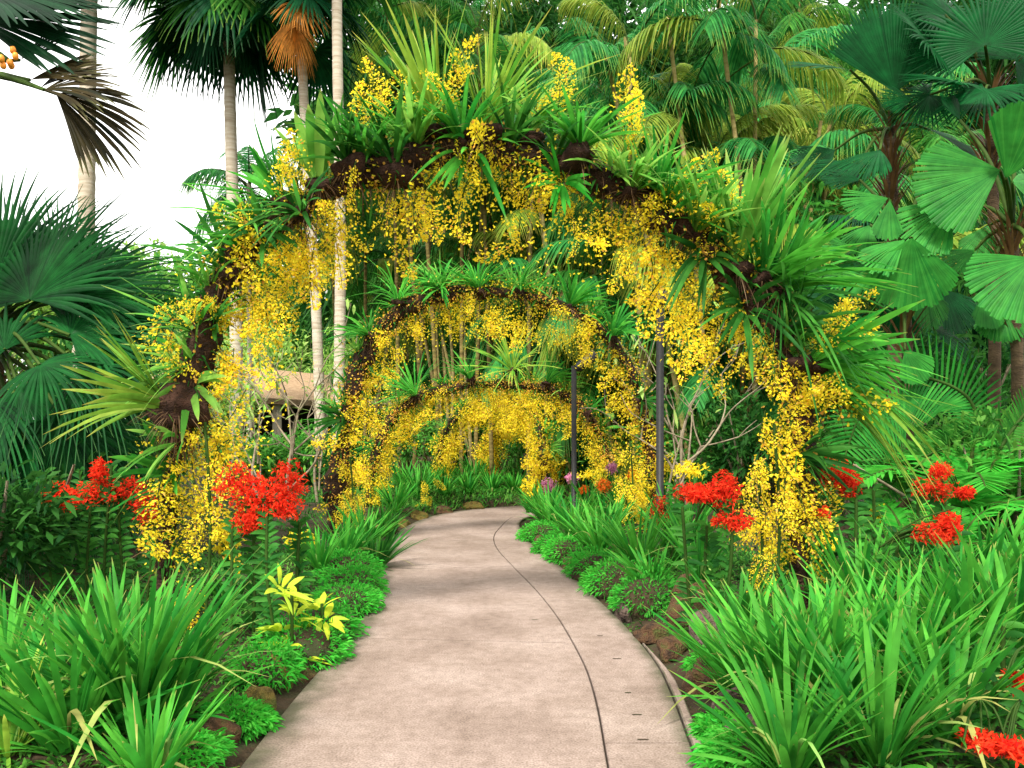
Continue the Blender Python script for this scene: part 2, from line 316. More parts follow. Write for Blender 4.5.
# low creeping cover over the beds
r = rng(5); n = 60000
x = r.uniform(-11, 11, n); y = 2.2 + 22 * r.random(n) ** 1.3; d = path_dist(x, y); k = (d > .12) & (r.random(n) < np.clip(d * 1.5, .15, 1)); x, y = x[k], y[k]; n = len(x)
mb = MB(); az = r.uniform(0, 2 * PI, n); el = r.uniform(.2, 1.2, n)
d0 = np.stack([np.cos(az) * np.cos(el), np.sin(az) * np.cos(el), np.sin(el)], 1)
ribbons(mb, np.stack([x, y, ground_z(x, y)], 1), d0, np.stack([-np.sin(az), np.cos(az), 0 * az], 1), r.uniform(.05, .16, n), r.uniform(.015, .04, n), V(0, 0, -.3), DIAM, 2, r=r)
n = 60000; x = r.uniform(-5, 5, n); y = r.uniform(2.6, 9.5, n); d = path_dist(x, y); k = (d > .03) & (d < 2.6); x, y, d = x[k], y[k], d[k]; n = len(x)
az = r.uniform(0, 2 * PI, n); el = r.uniform(.1, 1.2, n); d0 = np.stack([np.cos(az) * np.cos(el), np.sin(az) * np.cos(el), np.sin(el)], 1)
ribbons(mb, np.stack([x, y, ground_z(x, y)], 1), d0, np.stack([-np.sin(az), np.cos(az), 0 * az], 1), r.uniform(.03, .11, n) * np.clip(.35 + d, .3, 1.2), r.uniform(.012, .03, n), V(0, 0, -.4), DIAM, 2, m=1, r=r)
n = 9000; x = r.uniform(-4, 3, n); y = r.uniform(15, 20, n); k = path_dist(x, y) > .12; x, y = x[k], y[k]; n = len(x); az = r.uniform(0, 2 * PI, n); el = r.uniform(.4, 1.4, n); d0 = np.stack([np.cos(az) * np.cos(el), np.sin(az) * np.cos(el), np.sin(el)], 1)
ribbons(mb, np.stack([x, y, ground_z(x, y)], 1), d0, np.stack([-np.sin(az), np.cos(az), 0 * az], 1), r.uniform(.12, .34, n), r.uniform(.02, .045, n), V(0, 0, -.4), LEAF, 3, m=1, r=r)
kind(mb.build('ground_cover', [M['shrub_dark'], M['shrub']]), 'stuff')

# ------------------------------------------------------------------ plant builders
def tuft(mb, c, axis, n, L, W, spread, bend, grav, r, prof=STRAP, nseg=7, fold=.25, m=0, base_r=.05, pw=2.):
    """strap leaves springing from one crown round an axis"""
    axis = unit(axis); a = unit(np.cross(axis, V(.37, .61, -.2))); b = np.cross(axis, a)
    az = r.uniform(0, 2 * PI, n); sp = spread * np.sqrt(r.random(n))
    rad = a * np.cos(az)[:, None] + b * np.sin(az)[:, None]
    d0 = axis * np.cos(sp)[:, None] + rad * np.sin(sp)[:, None]
    bd = rad * (bend * r.uniform(.3, 1.3, n))[:, None] + V(0, 0, -1) * (grav * r.uniform(.3, 1.4, n))[:, None]
    side = np.cross(d0, rad + axis * .3)
    side = unit(side) + r.normal(size=(n, 3)) * .25
    return ribbons(mb, np.asarray(c) + rad * base_r * np.sqrt(r.random(n))[:, None], d0, side, L * r.uniform(.65, 1.1, n), W * r.uniform(.75, 1.15, n), bd, prof, nseg, fold, pw, m, r=r)
def strap_plant(px, Y, label, r, n=45, L=1.0, W=.045, mat='strap', lean=(0, 0, 1), spread=.55, bend=.25, grav=.12, group='strap leaved lilies by the path', wither=2, cat='plant', dx=0):
    c = G(px, Y); root = thing('strap_leaf_plant', label, cat, c, group); n = int(n * 1.5); W = W * .78; wither = 1 if wither < 3 else 2; L = L * (.84 if Y < 6.3 else .92)
    mb = MB(); tuft(mb, (0, 0, 0), lean, n, L, W, spread, bend, grav, r, base_r=.1 * L, nseg=7)
    tuft(mb, (0, 0, 0), lean, n // 3, L * .6, W * .8, spread * 1.7, bend * 1.6, grav * 2.4, r, base_r=.12 * L)
    mb.build('leaves', M[mat], root)
    if wither:
        mb = MB(); tuft(mb, (0, 0, 0), lean, 4 * wither, L * .9, W * .8, .6, .55, .62, r, base_r=.05 * L, pw=3.); mb.build('withered_leaves', M['withered'], root)
    return root
def cloud(mb, c, R, n, size, r, m=0, shell=.35, nclump=14, prof=DIAM, asp=.5, droop=.25, nseg=2, flat=0., crad=.42):
    """leaves gathered in uneven clumps inside an ellipsoid"""
    R = np.asarray(R, float); cd = unit(r.normal(size=(nclump, 3))) * (r.uniform(shell, 1, nclump) ** .6)[:, None]
    w_ = r.uniform(.6, 1.3, nclump); k = r.choice(nclump, n, p=w_ / w_.sum())
    p = cd[k] * .72 + unit(r.normal(size=(n, 3))) * (crad * w_[k] * r.random(n) ** .45)[:, None]
    out = unit(p - cd[k] * .4 + V(0, 0, .25)); d0 = unit(out + r.normal(size=(n, 3)) * .6 + V(0, 0, -flat))
    L = size * r.uniform(.6, 1.3, n)
    ribbons(mb, np.asarray(c) + p * R, d0, np.cross(d0, V(0, 0, 1)) + r.normal(size=(n, 3)) * .35, L, L * asp, V(0, 0, -droop), prof, nseg, 0, 2, m, r=r)
def fan_blade(mb, hub, f, nrm, R, N, A, r, split=.6, cup=.1, droop=.25, fold=.5, m=0, jag=.06, tipw=.08, nseg=8):
    """palm fan: N pleated segments round a hub, joined as far as split and then free"""
    f = unit(f); nrm = unit(nrm - f * np.dot(nrm, f)); s = np.cross(nrm, f)
    ph = np.linspace(-A / 2, A / 2, N); dphi = A / (N - 1)
    d0 = f * np.cos(ph)[:, None] + s * np.sin(ph)[:, None] + nrm * cup * (1 - np.cos(ph))[:, None] * .5
    side = -f * np.sin(ph)[:, None] + s * np.cos(ph)[:, None]
    ts = np.linspace(0, 1, 13); wmax = 2 * math.tan(dphi / 2) * 1.12
    prof = np.where(ts < split, np.maximum(ts, .02), split * np.clip((1 - ts) / max(1 - split, 1e-3), tipw, 1) ** .8)
    L = R * (1 - .16 * (np.abs(ph) / (A / 2)) ** 3) * r.uniform(1 - jag, 1 + jag, N)
    ribbons(mb, np.repeat([hub], N, 0), d0, side, L, R * wmax, V(0, 0, -1) * droop * r.uniform(.6, 1.3, (N, 1)) + nrm * cup * .3, prof, nseg, fold, 2.4, m, var=np.clip(r.normal(.5, .25, N), 0, 1))
def fan_frond(r, elev, R=1., pet=1., N=34, A=4.2, split=.55, droop=.3, mats=None, tiltb=0., **kw):
    mb = MB(); tt = np.linspace(0, 1, 7); th = elev - .35 * tt ** 1.5
    st = np.cumsum(np.stack([np.cos(th), 0 * th, np.sin(th)], 1), 0) * pet / 7
    tube(mb, np.r_[[[0, 0, 0]], st], np.linspace(.03, .016, 8), 5, 1, var=.3)
    e = th[-1] - tiltb; fan_blade(mb, st[-1], V(math.cos(e), 0, math.sin(e)), V(-math.sin(e), 0, math.cos(e)), R, N, A, r, split, droop=droop, **kw)
    return mb.mesh('frond', mats)
def feather_frond(r, elev, L=2.2, n=38, curve=1.3, ll=.5, lw=.035, droop=.45, mats=None, base=.18, fwd=.55):
    mb = MB(); N = 14; th = elev - curve * np.linspace(0, 1, N) ** 1.2
    rc = np.r_[[[0, 0, 0]], np.cumsum(np.stack([np.cos(th), 0.06 * np.sin(np.linspace(0, 3, N)) * r.normal(), np.sin(th)], 1), 0) * L / N]
    tube(mb, rc, np.linspace(.028, .006, N + 1), 5, 1, var=.4)
    t = np.linspace(base, .99, n); rp = np.stack([np.interp(t, np.linspace(0, 1, N + 1), rc[:, k]) for k in range(3)], 1)
    tg = unit(np.stack([np.interp(t, np.linspace(0, 1, N + 1), np.gradient(rc, axis=0)[:, k]) for k in range(3)], 1))
    for s in (-1, 1):
        up = unit(np.cross(V(0, 1, 0), tg)) * -1
        d0 = unit(V(0, s, 0) + tg * (fwd + .5 * t[:, None] ** 2) + up * r.normal(.05, .14, (n, 1)))
        ribbons(mb, rp, d0, tg + up * .25, ll * np.sin(PI * (.18 + .74 * t)) ** .7 * r.uniform(.85, 1.1, n), lw, V(0, 0, -1) * (droop * r.uniform(.7, 1.3, n))[:, None], NEEDLE, 4, .3, 1.8, 0, r=r)
    return mb.mesh('frond', mats)
def variants(f, specs, seed): return [f(rng(seed + i), **s) for i, s in enumerate(specs)]
E = math.radians
LEAFM = lambda k, s='stem': [M[k], M[s]]
FEATHER = {k: variants(feather_frond, [dict(elev=E(e), curve=c, n=48, ll=.72, lw=.04, droop=.95, mats=LEAFM(k)) for e, c in ((80, 1.5), (62, 1.6), (48, 1.7), (30, 1.6), (12, 1.3), (-15, .9))], sd) for k, sd in (('palm_teal', 11), ('palm_olive', 31), ('palm', 51), ('palm_dark', 71))}
FANS = {k: variants(fan_frond, [dict(elev=E(e), R=1.15, pet=1.2, N=40, A=4.4, droop=d, mats=LEAFM(k)) for e, d in ((70, .25), (45, .35), (20, .45), (-8, .5), (-35, .4), (-60, .25))], sd) for k, sd in (('palm', 111), ('palm_dark', 131))}
DEADFAN = variants(fan_frond, [dict(elev=E(e), R=1.1, pet=.8, N=32, A=2.2, droop=.35, mats=[M['palm_dead'], M['palm_dead']]) for e in (-35, -70)], 151)
def trunk_mesh(mb, pts, rad, r, m=0, rings=.0, n=30, ns=10):
    p = spline(pts, n); rr = lerp(rad, np.linspace(0, 1, n)); 
    if rings: rr = rr * (1 + rings * (np.arange(n) % 2))
    tube(mb, p, rr, ns, m, .02, r)
def palm(name, label, base, top, rad, fr, r, n=14, sc=1., group=None, tm='trunk', lean=(0, 0), shaft=True, levels=None, cat='palm', rings=.03, yaw0=0):
    """one palm: a ringed trunk and its fronds, each a part"""
    root = thing(name, label, cat, base, group); h = top - base[2]
    mb = MB(); tp = V(lean[0], lean[1], h)
    trunk_mesh(mb, [V(0, 0, -.1), tp * .33 + V(.05 * h * .1, 0, 0), tp * .7, tp], [rad * 1.15, rad, rad * .95, rad * .85], r, 0, rings, max(12, int(h * 7)))
    mb.build('trunk', M[tm], root)
    for i in range(n):
        lv = (i / max(1, n - 1)) if levels is None else levels[0] + (levels[1] - levels[0]) * i / max(1, n - 1)
        me = fr[min(len(fr) - 1, int(lv * len(fr)))]
        put('frond', me, root, tp + V(0, 0, -.25 * lv), (r.normal(0, .08), r.normal(0, .08), yaw0 + i * 2.4 + r.normal(0, .25)), sc * r.uniform(.85, 1.12))
    return root

# ------------------------------------------------------------------ far surroundings
r = rng(900); mb = MB()                                         # the far wood that closes the view behind the palms
for i in range(70):
    a = i / 69; x = -9 + 62 * a + r.normal(0, 1); y = 46 - 30 * max(0, a - .55) + r.normal(0, 2.5)
    for z in (3, 9, 16, 23): cloud(mb, (x, y, z + r.normal(0, 1.2)), (3.4, 2.6, 4.4), 380, 1.3, r, nclump=9, asp=.12, droop=.75, prof=NEEDLE)
    for z in (2, 7, 12, 17, 22, 27): cloud(mb, (x * 1.25, y + 9 + r.normal(0, 1), z + r.normal(0, 1)), (3.6, 2, 4), 260, 1.25, r, nclump=7, asp=.5)
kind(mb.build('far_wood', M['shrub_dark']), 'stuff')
FT = [(112, 62, 16.4, 4.4, 'round topped pale green tree far off under the white sky'), (150, 66, 17.6, 4.8, 'tallest of the distant trees left of the arch, hazy green'),
      (196, 60, 15.4, 5.0, 'low spreading distant tree seen just left of the arch'), (250, 64, 17.0, 5.4, 'distant light green tree seen through the left flank of the arch'),
      (305, 58, 17.4, 5.0, 'distant bushy tree behind the white palm trunk'), (60, 58, 15.5, 5, 'distant tree half hidden behind the big dark fan palm')]
for i, (px, Y, top, R, lab) in enumerate(FT):
    c = G(px, Y); root = thing('broadleaf_tree', lab, 'tree', c, 'trees far off to the left'); r = rng(920 + i)
    mb = MB(); trunk_mesh(mb, [V(0, 0, -.2), V(.3, 0, top * .3), V(0, .2, top * .7)], [.4, .3, .15], r); mb.build('trunk', M['trunk_brown'], root)
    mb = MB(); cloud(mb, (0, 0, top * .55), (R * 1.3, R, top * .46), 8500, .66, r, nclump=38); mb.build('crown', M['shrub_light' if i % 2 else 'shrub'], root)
# pavilion seen between the first and second arch
a0 = P(215, 402, 28); b0 = P(455, 417, 44); ax = unit((b0 - a0) * V(1, 1, 0)); dp = V(-ax[1], ax[0], 0); Lp = np.linalg.norm((b0 - a0)[:2])
pv = thing('garden_pavilion', 'open garden pavilion with low tan roof and pale square pillars', 'pavilion', (a0[0], a0[1], 0))
mb = MB(); W2 = 6.5; ze = a0[2]
A = lambda u, v, z: ax * u + dp * v + V(0, 0, z)
rv = np.array([A(-.3, -.3, ze), A(Lp, -.3, ze), A(Lp, W2, ze), A(-.3, W2, ze), A(-.3, -.3, ze + .22), A(Lp, -.3, ze + .22), A(Lp, W2, ze + .22), A(-.3, W2, ze + .22), A(2.2, W2 / 2, ze + 1.7), A(Lp - 2.2, W2 / 2, ze + 1.7)])
mb.add(rv, [(3, 2, 1, 0), (0, 1, 5, 4), (1, 2, 6, 5), (2, 3, 7, 6), (3, 0, 4, 7), (4, 5, 9, 8), (5, 6, 9, 9), (6, 7, 8, 9), (7, 4, 8, 8)]); mb.build('roof', M['tan'], pv, False)
for u in (1.0, 3.3, 6.2, 9.4, 13, 17):
    if u < Lp:
        mb = MB(); tube(mb, [A(u, .1, 0), A(u, .1, ze)], .17, 4); mb.build('pillar', M['cream'], pv, False)
mb = MB(); q = [A(.2, 3.2, 0), A(Lp - .3, 3.2, 0), A(Lp - .3, 3.2, ze), A(.2, 3.2, ze)]; mb.add(q + [v + dp * .2 for v in q], [(0, 1, 2, 3), (7, 6, 5, 4), (0, 3, 7, 4), (1, 5, 6, 2), (3, 2, 6, 7)]); mb.build('shade_wall', M['shade'], pv, False)  # dark sheet added for the shade beneath the eave
mb = MB(); x0 = P(556, 430, 36); x1 = P(632, 430, 36); box(mb, (x0[0], 36, 0), (x1[0], 36.4, 2.15)); box(mb, (x0[0] - .1, 35.94, 2.153), (x1[0] + .1, 36.46, 2.3))
tag(mb.build('garden_wall', M['tan'], smooth=False), 'short tan garden wall far behind the arches, beyond the lamp post', 'wall')

# palms of the far wood, right of the white trunk
K = [ # px, Y, crown z, cane count, frond set, label
 (372, 24, 11.0, 3, 'palm', 'clump palm behind the top of the first arch, left of its crest'),
 (430, 30, 14.5, 3, 'palm_teal', 'tall blue green clump palm above the crest of the first arch'),
 (500, 24, 9.8, 4, 'palm', 'feathery palm just behind the spiky crest plants of the arch'),
 (560, 30, 13.8, 3, 'palm_teal', 'dark feathery palm in the wood, right of the arch crest'),
 (610, 22, 8.6, 4, 'palm_teal', 'lower feathery palm behind the bright strap plant on the arch'),
 (660, 27, 12.6, 3, 'palm_dark', 'dark feathery palm behind the single thin leaning cane'),
 (692, 19, 8.2, 5, 'palm_olive', 'golden caned clump palm with drooping olive fronds'),
 (752, 21, 10.3, 5, 'palm_teal', 'clump palm with leaning canes and big blue green drooping fronds'),
 (800, 18, 7.3, 4, 'palm_teal', 'clump palm with yellowing fronds beside the round leaved palms'),
 (845, 24, 11.5, 3, 'palm', 'feathery palm rising behind the pleated fan palms'),
 (930, 26, 12.0, 3, 'palm_dark', 'dark feathery palm at the upper right behind the star shaped fan'),
 (1010, 24, 9.0, 3, 'palm_dark', 'dark feathery palm behind the round leaves at the right edge'),
 (730, 25, 6.2, 4, 'palm', 'short feathery palm under the leaning canes'),
 (545, 26, 7.2, 4, 'palm', 'short feathery palm seen just over the second arch'),
 (640, 19, 5.2, 4, 'palm', 'short feathery palm seen through the right side of the first arch'),
 (420, 27, 6.8, 4, 'palm', 'short feathery palm seen through the first arch at its left'),
  (585, 19, 10.4, 3, 'palm_teal', 'blue green palm with hanging fronds right of the arch crest'),
 (630, 24, 14.0, 3, 'palm_teal', 'tall blue green palm at the top of the picture above the upright spray'),
 (715, 24, 13.0, 3, 'palm_teal', 'tall palm with hanging blue green fronds behind the golden canes'),
 (770, 26, 15.5, 3, 'palm', 'tallest green palm behind the leaning canes'),
 (828, 20, 9.6, 4, 'palm', 'mid green palm with many thin stems left of the wedge shaped leaf'),
 (680, 16, 6.0, 3, 'palm_teal', 'small hanging palm just behind the right shoulder of the arch'),
 (735, 16, 5.6, 3, 'palm_teal', 'small blue green palm behind the bright upright leaves on the arch'),
 (395, 21, 13.2, 3, 'palm', 'green palm between the white trunk and the arch crest, up high'),
 (470, 21, 12.4, 3, 'palm_teal', 'green palm above the middle of the arch crest'),
 (530, 20, 11.4, 3, 'palm', 'green palm just right above the spiky crest'),
 (880, 17, 5.0, 3, 'palm_dark', 'short dark feathery palm behind the brown fan palm trunks'),
]
for i, (px, Y, top, nc, fs, lab) in enumerate(K):
    r = rng(1000 + i); c = G(px, Y); root = thing('clumping_palm', lab, 'palm', c, 'feathery palms behind the arches')
    for k in range(nc):
        b = V(r.normal(0, .5), r.normal(0, .5), -.1); h = (top - c[2]) * (1 - .22 * k * r.uniform(.5, 1)); t = V(b[0] * 1.5 + r.normal(0, .12 * h), b[1] * 2 + r.normal(0, .5), h)
        mb = MB(); trunk_mesh(mb, [b, b * .6 + t * .4 + V(0, 0, .1 * h), t], [.06, .055, .04], r, 0, .05, 16, 7); cane = mb.build('cane', M['cane'], root)
        nf = 9 if k < 3 else 7
        for j in range(nf):
            fs2 = fs if r.random() > .14 else 'palm_olive'
            put('frond', FEATHER[fs2][min(5, int(6 * (j + .3) / nf))], root, t + V(0, 0, -.12 * j), (0, 0, k + j * 2.4 + r.normal(0, .3)), r.uniform(.85, 1.25))
# slender bare canes seen through the arches
for i, (px, Y, h, n, lab) in enumerate([(688, 15.5, 8.4, 4, 'golden green upright canes right of the tall spray on the arch'), (748, 15.5, 8.8, 4, 'pale leaning canes above the bright upright leaves'), (795, 16, 8.0, 4, 'pale slender canes left of the wedge shaped leaf'), (662, 17, 9.6, 2, 'two thin pale canes rising behind the right shoulder'), (830, 15, 5.4, 4, 'short pale canes behind the drooping round leaves'), (565, 19, 9.0, 3, 'thin pale canes right of the spiky crest'), (455, 22, 5.2, 6, 'pale thin stems seen left of centre inside the second arch'), (545, 21, 5.0, 5, 'pale thin stems seen right of centre inside the second arch'),
 (497, 24, 6.5, 7, 'clump of bare slender canes seen through the second arch'), (505, 26, 3.6, 7, 'cluster of thin pale stems seen through the farthest arch'), (690, 17, 5.6, 6, 'clump of golden canes right of the tall lamp post'), (600, 20, 6.0, 5, 'clump of pale leaning canes above the right shoulder of the second arch'), (640, 18, 6.2, 5, 'golden bamboo like canes just left of the tall lamp post')]):
    r = rng(1100 + i); c = G(px, Y); root = thing('cane_clump', lab, 'palm', c, 'bare canes behind the arches')
    for k in range(n):
        b = V(r.normal(0, .45), r.normal(0, .4), -.1); t = b + V(r.normal(0, .09 * h), 0, h * r.uniform(.8, 1.15))
        mb = MB(); trunk_mesh(mb, [b, (b + t) / 2 + V(r.normal(0, .1), 0, 0), t], [.058, .05, .035], r, 0, .04, 14, 7); mb.build('cane', M['cane_pale'], root)
        if h > 7:
            for j in range(7): put('frond', FEATHER['palm_teal' if j % 4 else 'palm_olive'][min(5, j)], root, t - V(0, 0, .15 * j + (1.6 * (k % 3))) , (0, 0, k + j * 2.4), r.uniform(.75, 1.05))
    if h <= 7: mb = MB(); cloud(mb, (0, 0, h), (1.5, 1.2, 1.0), 500, .5, r, asp=.16, droop=.5); mb.build('crown', M['palm'], root)
# tall palms on the left
palm('tall_fan_palm', 'tall fan palm with grey ringed trunk at the upper left against the sky', G(76, 20), 16.4, .2, FANS['palm_dark'], rng(21), 16, 1.5, 'tall palms over the left bed', lean=(.45, 0))
palm('tall_fan_palm', 'tall fan palm with hanging dark skirt above the left shoulder of the arch', G(236, 20), 13.3, .155, FANS['palm_dark'][:3] + FANS['palm'][2:5] + FANS['palm_dark'][3:], rng(22), 30, 1.35, 'tall palms over the left bed', lean=(-.2, 0), levels=(.1, 1))
p3 = palm('tall_fan_palm', 'tall fan palm with one dead orange frond, left of the white trunk', G(322, 19), 12.0, .12, FANS['palm_dark'], rng(23), 14, .95, 'tall palms over the left bed', lean=(-.55, 0), levels=(.1, .8))
for k, (yw, me) in enumerate(((-.5, 0), (-1.2, 1), (.2, 1))):
    f = put('frond', DEADFAN[me], p3, (-.45, -.75, 11.35 - .1 * k), (0, 0, yw - .6), .8); f['label'] = 'dead orange frond'
palm('tall_palm', 'tall palm with slim white trunk rising through the left of the arch', G(337, 17.6), 15.2, .118, FEATHER['palm'], rng(24), 14, 1.6, 'tall palms over the left bed')
palm('feather_palm', 'small blue grey feather palm seen against the sky behind the tall trunks', G(249, 27), 9.9, .1, FEATHER['palm_teal'], rng(25), 13, 1.15)

# ------------------------------------------------------------------ big fan palms framing the view (each leaf set by hand)
def big_fan(name, label, crown, leaves, r, mat, N=46, split=.62, droop=.2, A=4.6, trunk=None, tr=.13, tm='trunk_brown', fold=.55, cat='fan palm', group=None, fibre=True, jag=.06, stem='stem', tipw=.08):
    """leaves: (hub px, py, Y, axis angle in degrees, radius, tilt of the face towards the viewer, droop factor)"""
    base = V(crown[0], crown[1], gz(crown[0], crown[1])); root = thing(name, label, cat, base, group); c = V(*crown) - base
    mb = MB(); tp = c
    trunk_mesh(mb, [V(0, 0, -.1), c * .5 + V(.06, 0, 0), c], [tr * 1.2, tr, tr * .9], r, 0, .06, max(12, int(c[2] * 8)))
    tk = mb.build('trunk', M[tm], root)
    if fibre:
        mb = MB(); n = 90; z = c[2] - r.uniform(0, 1.1, n); az = r.uniform(0, 2 * PI, n); o = np.stack([np.cos(az), np.sin(az), 0 * az], 1)
        ribbons(mb, np.stack([c[0] + 0 * z, c[1] + 0 * z, z], 1) + o * tr * .8, o * .45 + V(0, 0, 1), np.cross(o, V(0, 0, 1)), r.uniform(.2, .5, n), .035, o * .3, NEEDLE, 3, 0, r=r); mb.build('leaf_base_fibre', M['fibre'], root)
    for lf in leaves:
        (hx, hy, Y, ang, R, tilt, dr) = lf[:7]; A_ = lf[7] if len(lf) > 7 else A; mt_ = lf[8] if len(lf) > 8 else mat
        hub = P(hx, hy, Y) - base; a = E(ang); f = V(math.cos(a), 0, math.sin(a)); tl = E(tilt)
        nrm = V(0, -1, 0) * math.cos(tl) + V(-math.sin(a), 0, math.cos(a)) * math.sin(tl) * (1 if math.cos(a) >= 0 else -1)
        f = unit(f + V(0, r.normal(0, .2), 0))
        mb = MB(); mid = (c + hub) / 2 + V(0, 0, .22 * np.linalg.norm(hub - c) * .6)
        tube(mb, spline([c, mid, hub], 9), np.linspace(.028, .015, 9), 5, 1, var=.3)
        fan_blade(mb, hub, f, nrm, R, max(12, int(N * A_ / A)), A_, r, split, droop=droop * dr, fold=fold, jag=jag, tipw=tipw, nseg=9)
        mb.build('frond', [M[mt_], M[stem]], root)
    return root
cr = tuple(P(-15, 345, 8.2))
big_fan('fan_palm', 'huge dark green fan palm filling the left edge beside the arch', cr, [
    (30, 300, 7.8, 78, 1.6, 25, .6), (80, 295, 7.9, 55, 1.35, 25, .8), (120, 330, 8.1, 25, 1.0, 40, 1.1), (-5, 280, 8.2, 95, 1.5, 20, .5), (70, 335, 7.6, 40, 1.2, 35, 1.2), (15, 300, 8.2, 110, 1.4, 15, .6), (85, 370, 7.4, 12, 1.1, 50, 1.6), (20, 390, 7.2, -40, 1.2, 50, 1.5), (60, 415, 7.2, -60, 1.1, 40, 1.4), (25, 440, 6.9, -95, 1.0, 45, 1.7), (100, 350, 8.4, 22, 1.0, 45, 1.2), (55, 285, 8.8, 80, 1.3, 20, .7), (95, 400, 8, -25, 1.0, 50, 1.8), (-10, 400, 7.0, -110, 1.3, 35, 1), (-40, 330, 8, 150, 1.4, 25, 1), (45, 300, 8.6, 58, 1.3, 20, .7), (75, 300, 9.0, 50, 1.1, 30, .9), (5, 350, 7.4, 150, 1.1, 50, 1.2), (40, 365, 7.1, -5, .9, 60, 1.5), (110, 385, 8.2, -5, .9, 55, 1.6), (20, 470, 7.4, -80, .9, 40, 1.6), (80, 440, 8.0, -55, 1.0, 40, 1.8), (10, 270, 8.8, 95, 1.2, 20, .6)], rng(41), 'palm_left', 46, .40, .36, 3.4, tr=.17, tm='trunk_brown', fold=.7)
cr = tuple(P(-70, 95, 7.2))
big_fan('fan_palm', 'dark bronze fan palm leaning in at the top left corner', cr, [
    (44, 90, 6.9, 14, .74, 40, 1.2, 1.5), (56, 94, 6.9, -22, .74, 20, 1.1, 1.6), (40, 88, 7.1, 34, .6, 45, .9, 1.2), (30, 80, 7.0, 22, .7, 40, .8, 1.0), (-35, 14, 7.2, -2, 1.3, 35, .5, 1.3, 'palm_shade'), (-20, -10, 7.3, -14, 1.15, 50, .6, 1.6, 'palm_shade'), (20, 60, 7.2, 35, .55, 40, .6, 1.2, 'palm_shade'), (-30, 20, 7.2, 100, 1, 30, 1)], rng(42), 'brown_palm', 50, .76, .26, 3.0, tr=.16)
# its fruit stalk
rt = thing('fruit_bunch', 'bunch of orange palm fruits hanging at the top left corner', 'fruit', P(8, 60, 6.8))
mb = MB(); tube(mb, spline([V(-.4, .1, -.05), V(-.15, 0, .1), V(0, 0, 0)], 8), .02, 5); mb.build('stalk', M['stem'], rt)
r = rng(43)
for k in range(7): mb = MB(); blob(mb, V(r.normal(0, .05), r.normal(0, .04), r.normal(0, .06)), (.026, .026, .034), r, .05, 6); mb.build('fruit', M['fruit'], rt)
big_fan('round_leaf_palm', 'palm with big round pleated glossy leaves at the right edge', tuple(P(1012, 225, 8.4)), [
    (1000, 170, 8.0, 194, .80, 15, .3, 1.75), (1006, 178, 7.9, 76, .72, 8, .1, 1.35), (1012, 182, 8.2, -20, .6, 40, .6, 2.0), (1034, 258, 7.8, 222, .66, 20, .5, 1.9), (985, 292, 8.3, -85, .36, 15, .6, 1.6), (975, 250, 8.6, 200, .45, 50, .6, 1.6), (960, 120, 9.0, 120, .4, 40, .5, 1.8, 'licuala_shade'), (1000, 300, 8.5, -100, .45, 15, .6, 1.5), (1020, 320, 8.7, -70, .5, 20, .6, 1.6, 'licuala_shade'), (965, 205, 8.9, 185, .42, 45, .7, 1.6, 'licuala_shade'), (990, 225, 8.8, 240, .4, 25, .6, 1.4), (1018, 120, 9.0, 60, .5, 25, .4, 1.6, 'licuala_shade')], rng(44), 'licuala', 60, .96, .2, 2.6, fold=.35, tr=.058, group='pleated round leaf palms at the right', jag=.02, tipw=.75)
big_fan('round_leaf_palm', 'palm with drooping umbrella like pleated leaves left of the tallest fan palm', tuple(P(903, 255, 8.8)), [
    (912, 238, 8.2, -92, .68, 12, .3, 1.9), (905, 240, 8.3, -150, .5, 40, .6, 1.2), (888, 198, 8.6, 192, .52, 35, .5, 1.3), (890, 200, 8.4, -100, .42, 10, .3, .9), (955, 203, 8.3, 215, .62, 25, .5, 1.5), (960, 205, 8.3, -40, .3, 30, .6, 1.2), (880, 262, 8.9, -160, .6, 50, .6, 1.8), (945, 250, 8.9, -30, .5, 45, .8, 1.7), (905, 350, 8.3, -60, .36, 12, .3, 1.7), (855, 250, 9.2, 165, .5, 50, .7, 1.7), (850, 290, 9.4, 200, .5, 40, .7, 1.6, 'licuala_shade'), (935, 330, 9.4, -20, .5, 40, .7, 1.6, 'licuala_shade'), (925, 285, 9.2, -75, .45, 20, .6, 1.6), (870, 225, 9.0, -125, .38, 25, .6, 1.5), (860, 180, 9.4, 165, .45, 45, .7, 1.6, 'licuala_shade'), (930, 175, 9.4, 20, .5, 40, .7, 1.6, 'licuala_shade'), (900, 300, 9.0, -110, .42, 20, .5, 1.7, 'licuala_shade'), (870, 320, 9.3, 215, .42, 30, .7, 1.5), (945, 290, 9.5, -60, .5, 20, .5, 1.8, 'licuala_shade')], rng(45), 'licuala', 60, .96, .25, 2.5, fold=.35, tr=.058, group='pleated round leaf palms at the right', jag=.02, tipw=.75)
big_fan('star_fan_palm', 'tall fan palm with dark star shaped leaves in the top right corner', tuple(P(990, 90, 9.6)), [
    (985, 45, 9.2, 90, .9, 25, .5), (945, 15, 9.8, 130, .7, 30, .8), (1010, 105, 9.3, -60, .6, 50, 1.0), (930, 95, 9.8, 200, .6, 45, 1.1), (1015, 60, 9.4, 30, .9, 40, .8), (930, 45, 9.6, 140, .8, 50, .8), (985, 90, 9.3, -150, .75, 60, .8), (960, 85, 9.2, 165, .7, 65, .7), (1030, 20, 9.6, 60, .9, 30, .5)], rng(46), 'licuala_shade', 44, .5, .3, 4.2, tr=.065, fold=.7)
